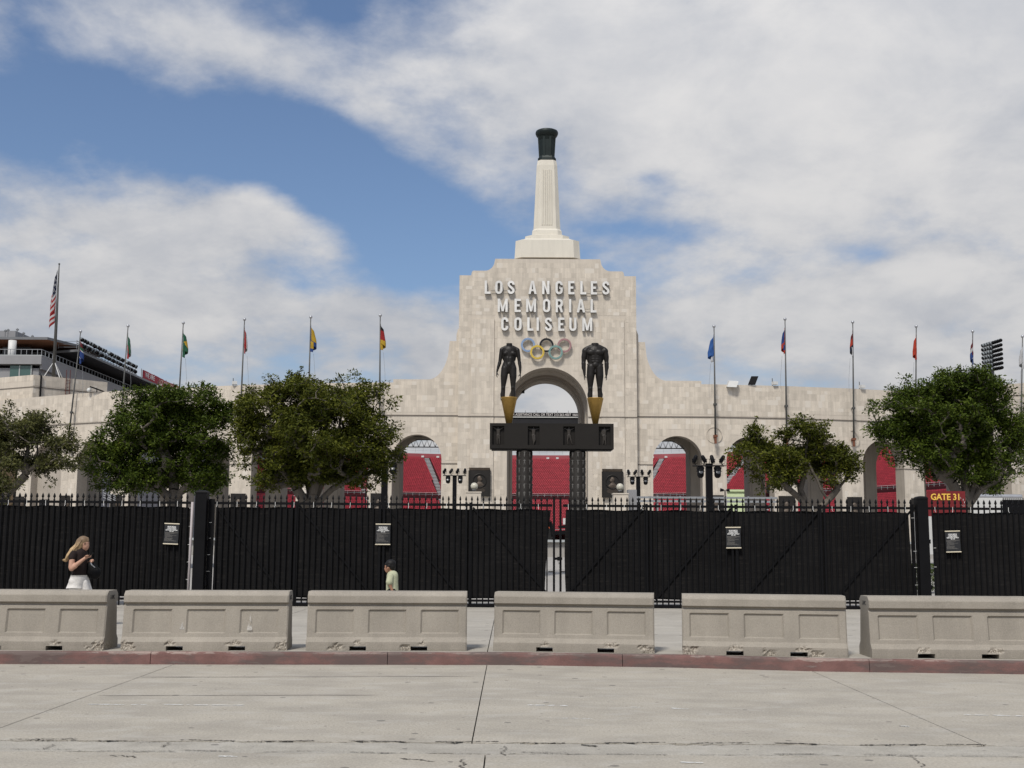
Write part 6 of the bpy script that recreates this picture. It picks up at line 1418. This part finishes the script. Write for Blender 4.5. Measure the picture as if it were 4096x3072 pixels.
tree('largest olive green spreading tree with pale limbs left of the tower', 44, (1240, 2040), [[(1180, 1950, -.4), (1100, 1850, -.6), (1050, 1720, -.5)], [(1230, 1900, 0), (1210, 1780, .2), (1170, 1650, .2)], [(1290, 1930, .2), (1330, 1800, 0), (1370, 1640, 0)], [(1330, 1960, -.2), (1430, 1900, -.3), (1500, 1800, -.2)], [(1270, 1900, -.4), (1310, 1750, -.7), (1290, 1600, -.6)]],
     [(1270, 1660, 260, 140, 0), (1070, 1720, 130, 150, -.2), (1500, 1740, 110, 130, 0), (1300, 1790, 270, 110, -.2), (1010, 1620, 70, 70, -.3), (1420, 1590, 130, 75, 0), (1170, 1560, 120, 55, 0), (1120, 1880, 110, 60, -.5), (1480, 1870, 80, 60, -.3), (1300, 1520, 60, 30, 0), (1425, 1510, 26, 34, 0), (1085, 1500, 26, 26, -.2), (1180, 1490, 24, 22, 0), (990, 1790, 50, 90, -.3), (1580, 1680, 36, 60, 0), (1140, 1905, 130, 50, -.3), (1440, 1895, 120, 55, .2), (1290, 1880, 160, 50, .5), (975, 1720, 60, 110, -.1), (1540, 1640, 60, 60, 0)], 1180, 62, 'leaf_olive', 22, .135, .255, -.14)
tree('small airy tree right of the tower with two pale trunks', 46, (3250, 2075), [[(3195, 1985, 0), (3130, 1930, -.3), (3040, 1880, -.4)], [(3200, 1960, .2), (3225, 1840, .2), (3230, 1750, 0)], [(3310, 1990, 0), (3270, 1920, -.2), (3240, 1860, -.3)], [(3325, 1985, .1), (3380, 1920, .2), (3400, 1850, .2)]],
     [(3070, 1800, 120, 85, 0), (3230, 1740, 95, 60, 0), (3340, 1850, 95, 85, .2), (2990, 1840, 70, 70, -.2), (3130, 1890, 130, 55, 0), (3190, 1695, 30, 24, 0), (3390, 1800, 45, 60, .2), (3010, 1730, 30, 30, 0), (3240, 1830, 120, 70, .4), (3410, 1930, 40, 40, .2), (3080, 1960, 30, 16, -.2)], 470, 60, 'leaf_olive', 23, .13, .24, -.08)
tree('big dense rounded tree at right behind the red gate sign', 45, (3870, 2030), [[(3800, 1930, -.2), (3720, 1860, -.3), (3650, 1760, -.3)], [(3850, 1880, .2), (3800, 1740, .2), (3760, 1620, 0)], [(3900, 1930, 0), (3960, 1780, .2), (3960, 1640, .2)], [(3920, 1960, -.2), (3990, 1930, -.3), (4040, 1850, -.3)]],
     [(3760, 1660, 200, 130, 0), (3590, 1680, 100, 110, -.2), (3960, 1700, 120, 150, .2), (3860, 1540, 140, 60, 0), (3720, 1810, 130, 80, -.2), (3930, 1880, 90, 90, 0), (4030, 1760, 60, 120, .2), (3630, 1560, 60, 40, 0), (3990, 1540, 50, 60, 0), (3530, 1760, 40, 60, -.2), (3850, 1800, 130, 110, .5), (3570, 1530, 14, 20, 0), (3770, 1490, 18, 18, 0), (3990, 1930, 60, 40, -.2)], 1080, 66, 'leaf_dark', 24, .135, .26, -.20)
tree('dark tree cut by the right edge of the frame', 52, (4190, 2030), [[(4180, 1900, 0), (4160, 1750, 0)]], [(4150, 1680, 75, 110, 0), (4120, 1790, 60, 80, 0)], 130, 60, 'leaf_dark', 25, .125, .3, -.3)
tree('sparse grey-green tree with leaning pale trunk at the left edge', 43, (-60, 2060), [[(40, 1970, 0), (110, 1890, 0), (170, 1850, -.1), (260, 1830, -.2)], [(100, 1900, 0), (110, 1800, .1), (95, 1720, .2)], [(150, 1850, .1), (150, 1760, .1), (180, 1690, 0)]],
     [(90, 1700, 130, 60, 0), (40, 1790, 90, 70, 0), (200, 1770, 110, 55, 0), (290, 1800, 70, 45, -.2), (240, 1850, 90, 30, -.2), (120, 1850, 110, 50, .4), (-40, 1750, 90, 110, 0), (190, 1930, 22, 22, 0), (330, 1790, 34, 22, 0)], 300, 48, 'leaf_grey', 26, .125, .25, -.12)
tree('low grey-green shrub under the leaning tree at the left edge', 41, (20, 2080), [[(10, 1980, 0)]], [(10, 1960, 70, 60, 0), (-60, 1920, 80, 80, 0), (40, 1860, 30, 50, .4)], 90, 55, 'leaf_grey', 27, .11, .26, -.4, 'shrub')

# ------------------------------------------------------------------ people
YP = 20.0
def wp(zx, zy, dy=0.0): return at(200 + zx / 5.53, 2100 + zy / 5.53, YP) + Vector((0, dy, 0))
U = .000768      # metres per zoomed pixel of the study crop
c0 = wp(640, 1430); person = thing('person', 'person with long blond hair in brown shirt and white skirt, looking at a phone', 'person', (c0.x, YP, WALKZ))
hip = wp(620, 1190); kn = lambda x, z, dy: Vector((x, YP + dy, z))
P = [('s', wp(752, 400), (.082, .074, .092)), ('s', wp(775, 455), (.070, .062, .085)), ('c', wp(800, 505), wp(780, 530), .040, .034), ('c', wp(842, 452), wp(836, 470), .010, .014), ('s', wp(822, 395), (.034, .05, .03)), ('c', wp(815, 500), wp(818, 512), .014, .014),
     ('c', wp(728, 520), wp(680, 600), .050, .058), ('c', wp(650, 640), wp(640, 800), .115, .120, ((0, 1, 0), 1.1)), ('c', wp(640, 800), wp(645, 1050), .115, .105, ((0, 1, 0), 1.15)), ('c', wp(640, 1100), wp(610, 1200), .105, .115, ((0, 1, 0), 1.1)),
     ('s', wp(590, 650, -.155), (.05, .05, .05)), ('c', wp(582, 660, -.16), wp(566, 930, -.20), .050, .044), ('s', wp(575, 950, -.20), (.045, .042, .05)), ('c', wp(580, 950, -.20), wp(850, 740, -.19), .046, .026), ('s', wp(640, 910, -.2), (.05, .042, .04)),
     ('c', wp(850, 740, -.19), wp(900, 700, -.18), .026, .030, ((0, 1, 0), .7)),
     ('c', wp(660, 650, .165), wp(700, 900, .19), .055, .044), ('c', wp(700, 900, .19), wp(880, 800, .08), .044, .026), ('c', wp(880, 800, .08), wp(915, 790, .05), .030, .028)]
for k in range(4): P += [('c', wp(905 + k * 4, 690 + k * 9, -.21 + k * .018), wp(955 + k * 2, 672 + k * 12, -.215 + k * .018), .0095, .009), ('c', wp(955 + k * 2, 672 + k * 12, -.215 + k * .018), wp(1000 - k * 8, 664 + k * 12, -.20 + k * .018), .009, .008)]
P += [('c', wp(880, 690, -.21), wp(915, 672, -.235), .011, .010), ('c', wp(915, 672, -.235), wp(955, 668, -.23), .010, .009)]
for k in range(4): P.append(('c', wp(905, 780 + k * 12, .03 - k * .012), wp(935, 795 + k * 10, .01 - k * .012), .010, .009))
for s_, fx_, kx_, dy in ((-1, -.10, -.02, -.07), (1, .33, .24, .07)):
    h_ = Vector((hip.x + (.03 if s_ > 0 else 0), YP + dy, hip.z)); k_ = Vector((hip.x + kx_, YP + dy, WALKZ + .41)); a_ = Vector((hip.x + fx_ - (.08 if s_ < 0 else 0), YP + dy, WALKZ + .07))
    P += [('c', h_, k_, .075, .054), ('c', k_, a_, .052, .034), ('c', a_, a_ + Vector((.15, 0, -.03)), .036, .028)]
me = blob('body', P, .009, 'skin', 2); inst('body', me, person)
S = [('c', wp(690, 610), wp(650, 640), .075, .10), ('c', wp(660, 640), wp(655, 800), .118, .122, ((0, 1, 0), 1.2)), ('c', wp(655, 800), wp(645, 1100), .122, .118, ((0, 1, 0), 1.2)), ('s', wp(700, 790), (.095, .12, .10)), ('c', wp(590, 640, -.15), wp(572, 720, -.165), .062, .064), ('c', wp(670, 650, .16), wp(685, 730, .17), .07, .066)]
me = blob('shirt', S, .010, 'shirt_brown', 2); inst('shirt', me, person)
def loft(rows, dep, n=28):
    gq = G(); vs = []; fs = []
    for zy, xl, xr, dp, j in rows:
        a, b = wp(xl, zy), wp(xr, zy); c = (a + b) / 2; rx = (b.x - a.x) / 2
        for k in range(n): t = 2 * PI * k / n; wv = 1 + j * math.sin(5 * t + zy * .02); vs.append((c.x + rx * math.cos(t) * wv, YP + dp * math.sin(t) * wv, c.z + .006 * math.sin(3 * t) * (j > 0)))
    for i in range(len(rows) - 1):
        for k in range(n): fs.append((i * n + k, i * n + (k + 1) % n, (i + 1) * n + (k + 1) % n, (i + 1) * n + k))
    fs.append(tuple(range(n))); fs.append(tuple((len(rows) - 1) * n + k for k in range(n))[::-1]); return vs, fs
vs, fs = loft([(1105, 475, 812, .165, 0), (1160, 462, 818, .17, .0), (1230, 435, 822, .165, .01), (1310, 405, 812, .175, .02), (1392, 376, 770, .18, .03)], 0)
mk('skirt', vs, fs, 'skirt_white', person, None, True)
me = blob('under_shorts', [('c', wp(590, 1250, -.07), wp(560, 1470, -.07), .105, .085), ('c', wp(690, 1220, .05), wp(800, 1480, .06), .11, .085), ('c', wp(760, 1280, -.03), wp(805, 1440, -.02), .07, .07)], .012, 'skirt_white', 2); inst('under_shorts', me, person)
H_ = [('s', wp(735, 350), (.094, .086, .085)), ('s', wp(700, 400), (.085, .088, .10)), ('c', wp(690, 380), wp(640, 480), .085, .078), ('c', wp(640, 480), wp(560, 570, -.10), .078, .064), ('c', wp(560, 570, -.10), wp(485, 680, -.14), .060, .046), ('c', wp(485, 680, -.14), wp(425, 780, -.14), .046, .028), ('c', wp(425, 780, -.14), wp(345, 765, -.12), .024, .008), ('c', wp(820, 310), wp(850, 350, -.02), .035, .02), ('c', wp(700, 420, -.06), wp(650, 540, -.07), .045, .04), ('c', wp(650, 540, -.07), wp(600, 610, -.08), .04, .02)]
me = blob('hair', H_, .010, 'hair_blond', 1); inst('hair', me, person)
for (zx, zy, rx, rz_, mt, dy) in ((798, 420, .012, .0045, 'face_dark', -.066), (800, 400, .018, .004, 'face_dark', -.064), (806, 503, .014, .005, 'lip', -.036)): gq = G(); p = wp(zx, zy, dy); gq.sphere(p, 1, 10, 6, 0, (rx, .008, rz_)); gq.ob('brow' if zy == 400 else 'eye' if zy == 420 else 'mouth', mt, person, True)
gq = G(); a, b = wp(965, 690, -.2), wp(1045, 612, -.2); gq.bar(a, b, .072, .009); o = gq.ob('mobile_phone', 'board_black', None); tag(o, 'black mobile phone in the hand of the person with blond hair', 'phone')
t = thing('handbag', 'black handbag on chain strap in front of the person with blond hair', 'bag', wp(930, 1130, .1))
me = blob('bag_body', [('c', wp(880, 930, .06), wp(960, 1060, .06), .09, .11, ((0, 1, 0), .6)), ('c', wp(870, 1050, .06), wp(900, 1090, .06), .09, .07, ((0, 1, 0), .6))], .012, 'bag_black', 2); inst('body', me, t)
for dx in (0, 14): gq = G(); gq.tube([wp(895 + dx, 815, .0), wp(925 + dx, 880, -.02), wp(985 + dx, 940, 0)], .0045, 6); gq.ob('chain', 'silver', t)
gq = G(); r_ = random.Random(8); chain = [wp(720, 345), wp(670, 400, -.03), wp(620, 490, -.07), wp(555, 575, -.11), wp(485, 680, -.14), wp(425, 785, -.14), wp(350, 765, -.12)]
for k in range(110):
    a = r_.uniform(0, 2 * PI); rr_ = r_.uniform(.6, 1.06); m_ = r_.choice((4, 5, 6, 7)); pts = []
    for i in range(m_): q = (.082, .086, .078, .064, .05, .03, .012)[i] * rr_; pts.append(chain[i] + Vector((math.cos(a) * q * .75 + r_.uniform(-.006, .006), math.sin(a) * q - .0, math.cos(a) * q * .6 + r_.uniform(-.008, .008))))
    gq.tube(pts, [.007] * (m_ - 1) + [.002], 5)
o = gq.ob('hair_strands', 'hair_blond', person, True); o['kind'] = 'stuff'
# the boy
def bp(zx, zy, dy=0.0): return at(1480 + zx / 8.295, 2200 + zy / 8.295, YP + .6) + Vector((0, dy, 0))
YQ = YP + .6; c0 = bp(740, 1290); boy = thing('person', 'small person with short black hair in pale green shirt, walking left', 'person', (c0.x, YQ, WALKZ))
hp = bp(745, 1420)
P = [('s', bp(665, 510), (.080, .072, .080)), ('s', bp(610, 590), (.058, .058, .075)), ('c', bp(560, 690), bp(575, 700), .030, .030), ('c', bp(495, 600), bp(490, 618), .009, .011), ('s', bp(545, 540), (.030, .046, .03)), ('s', bp(520, 665), (.018, .025, .014)),
     ('s', bp(612, 590, -.068), (.017, .012, .026)), ('c', bp(680, 640), bp(720, 750), .040, .046), ('c', bp(745, 850), bp(740, 1050), .085, .088, ((0, 1, 0), 1.2)), ('c', bp(740, 1050), bp(745, 1400), .088, .088, ((0, 1, 0), 1.15)),
     ('s', bp(700, 880, -.115), (.042, .04, .045)), ('c', bp(700, 890, -.12), bp(680, 1120, -.14), .040, .033), ('c', bp(680, 1120, -.14), bp(745, 1290, -.13), .033, .022), ('c', bp(745, 1290, -.13), bp(768, 1350, -.12), .024, .022), ('c', bp(760, 880, .115), bp(800, 1130, .13), .04, .032), ('c', bp(800, 1130, .13), bp(760, 1330, .12), .032, .022)]
for k in range(4): P.append(('c', bp(765 + k * 6, 1350, -.135 + k * .012), bp(755 + k * 6, 1400, -.135 + k * .012), .0085, .0075))
P.append(('c', bp(755, 1330, -.14), bp(735, 1375, -.14), .009, .008)); P.append(('c', bp(760, 1340, .12), bp(745, 1400, .12), .022, .012))
for s_, fx_, dy in ((-1, -.16, -.06), (1, .14, .06)):
    k_ = Vector((hp.x + fx_ * .5, YQ + dy, WALKZ + .29)); a_ = Vector((hp.x + fx_, YQ + dy, WALKZ + .05)); P += [('c', Vector((hp.x, YQ + dy, hp.z)), k_, .062, .042), ('c', k_, a_, .040, .027), ('c', a_, a_ + Vector((-.11, 0, -.02)), .028, .024)]
me = blob('body', P, .008, 'skin_boy', 2); inst('body', me, boy)
S = [('c', bp(790, 780), bp(740, 830), .05, .075), ('c', bp(745, 860), bp(735, 1080), .100, .104, ((0, 1, 0), 1.15)), ('c', bp(735, 1080), bp(738, 1330), .104, .108, ((0, 1, 0), 1.15)), ('s', bp(820, 950), (.055, .10, .09)), ('c', bp(705, 870, -.105), bp(668, 1050, -.135), .055, .060), ('c', bp(760, 870, .105), bp(790, 1040, .12), .055, .055)]
me = blob('shirt', S, .009, 'shirt_green', 2); inst('shirt', me, boy)
me = blob('shorts', [('c', bp(735, 1370, -.05), Vector((hp.x - .04, YQ - .06, WALKZ + .36)), .09, .078), ('c', bp(745, 1370, .05), Vector((hp.x + .04, YQ + .06, WALKZ + .36)), .09, .078)], .012, 'board_black', 2); inst('shorts', me, boy)
H_ = [('s', bp(690, 455), (.092, .084, .075)), ('s', bp(735, 530), (.066, .080, .080)), ('s', bp(590, 470), (.055, .066, .034)), ('c', bp(530, 530), bp(640, 440), .018, .04), ('c', bp(750, 600), bp(745, 630), .046, .03), ('c', bp(570, 545, -.055), bp(650, 520, -.06), .016, .03)]
me = blob('hair', H_, .009, 'hair_black', 1); inst('hair', me, boy)
gq = G(); gq.sphere(bp(545, 585, -.05), 1, 8, 6, 0, (.010, .008, .004)); gq.ob('eye', 'face_dark', boy, True)
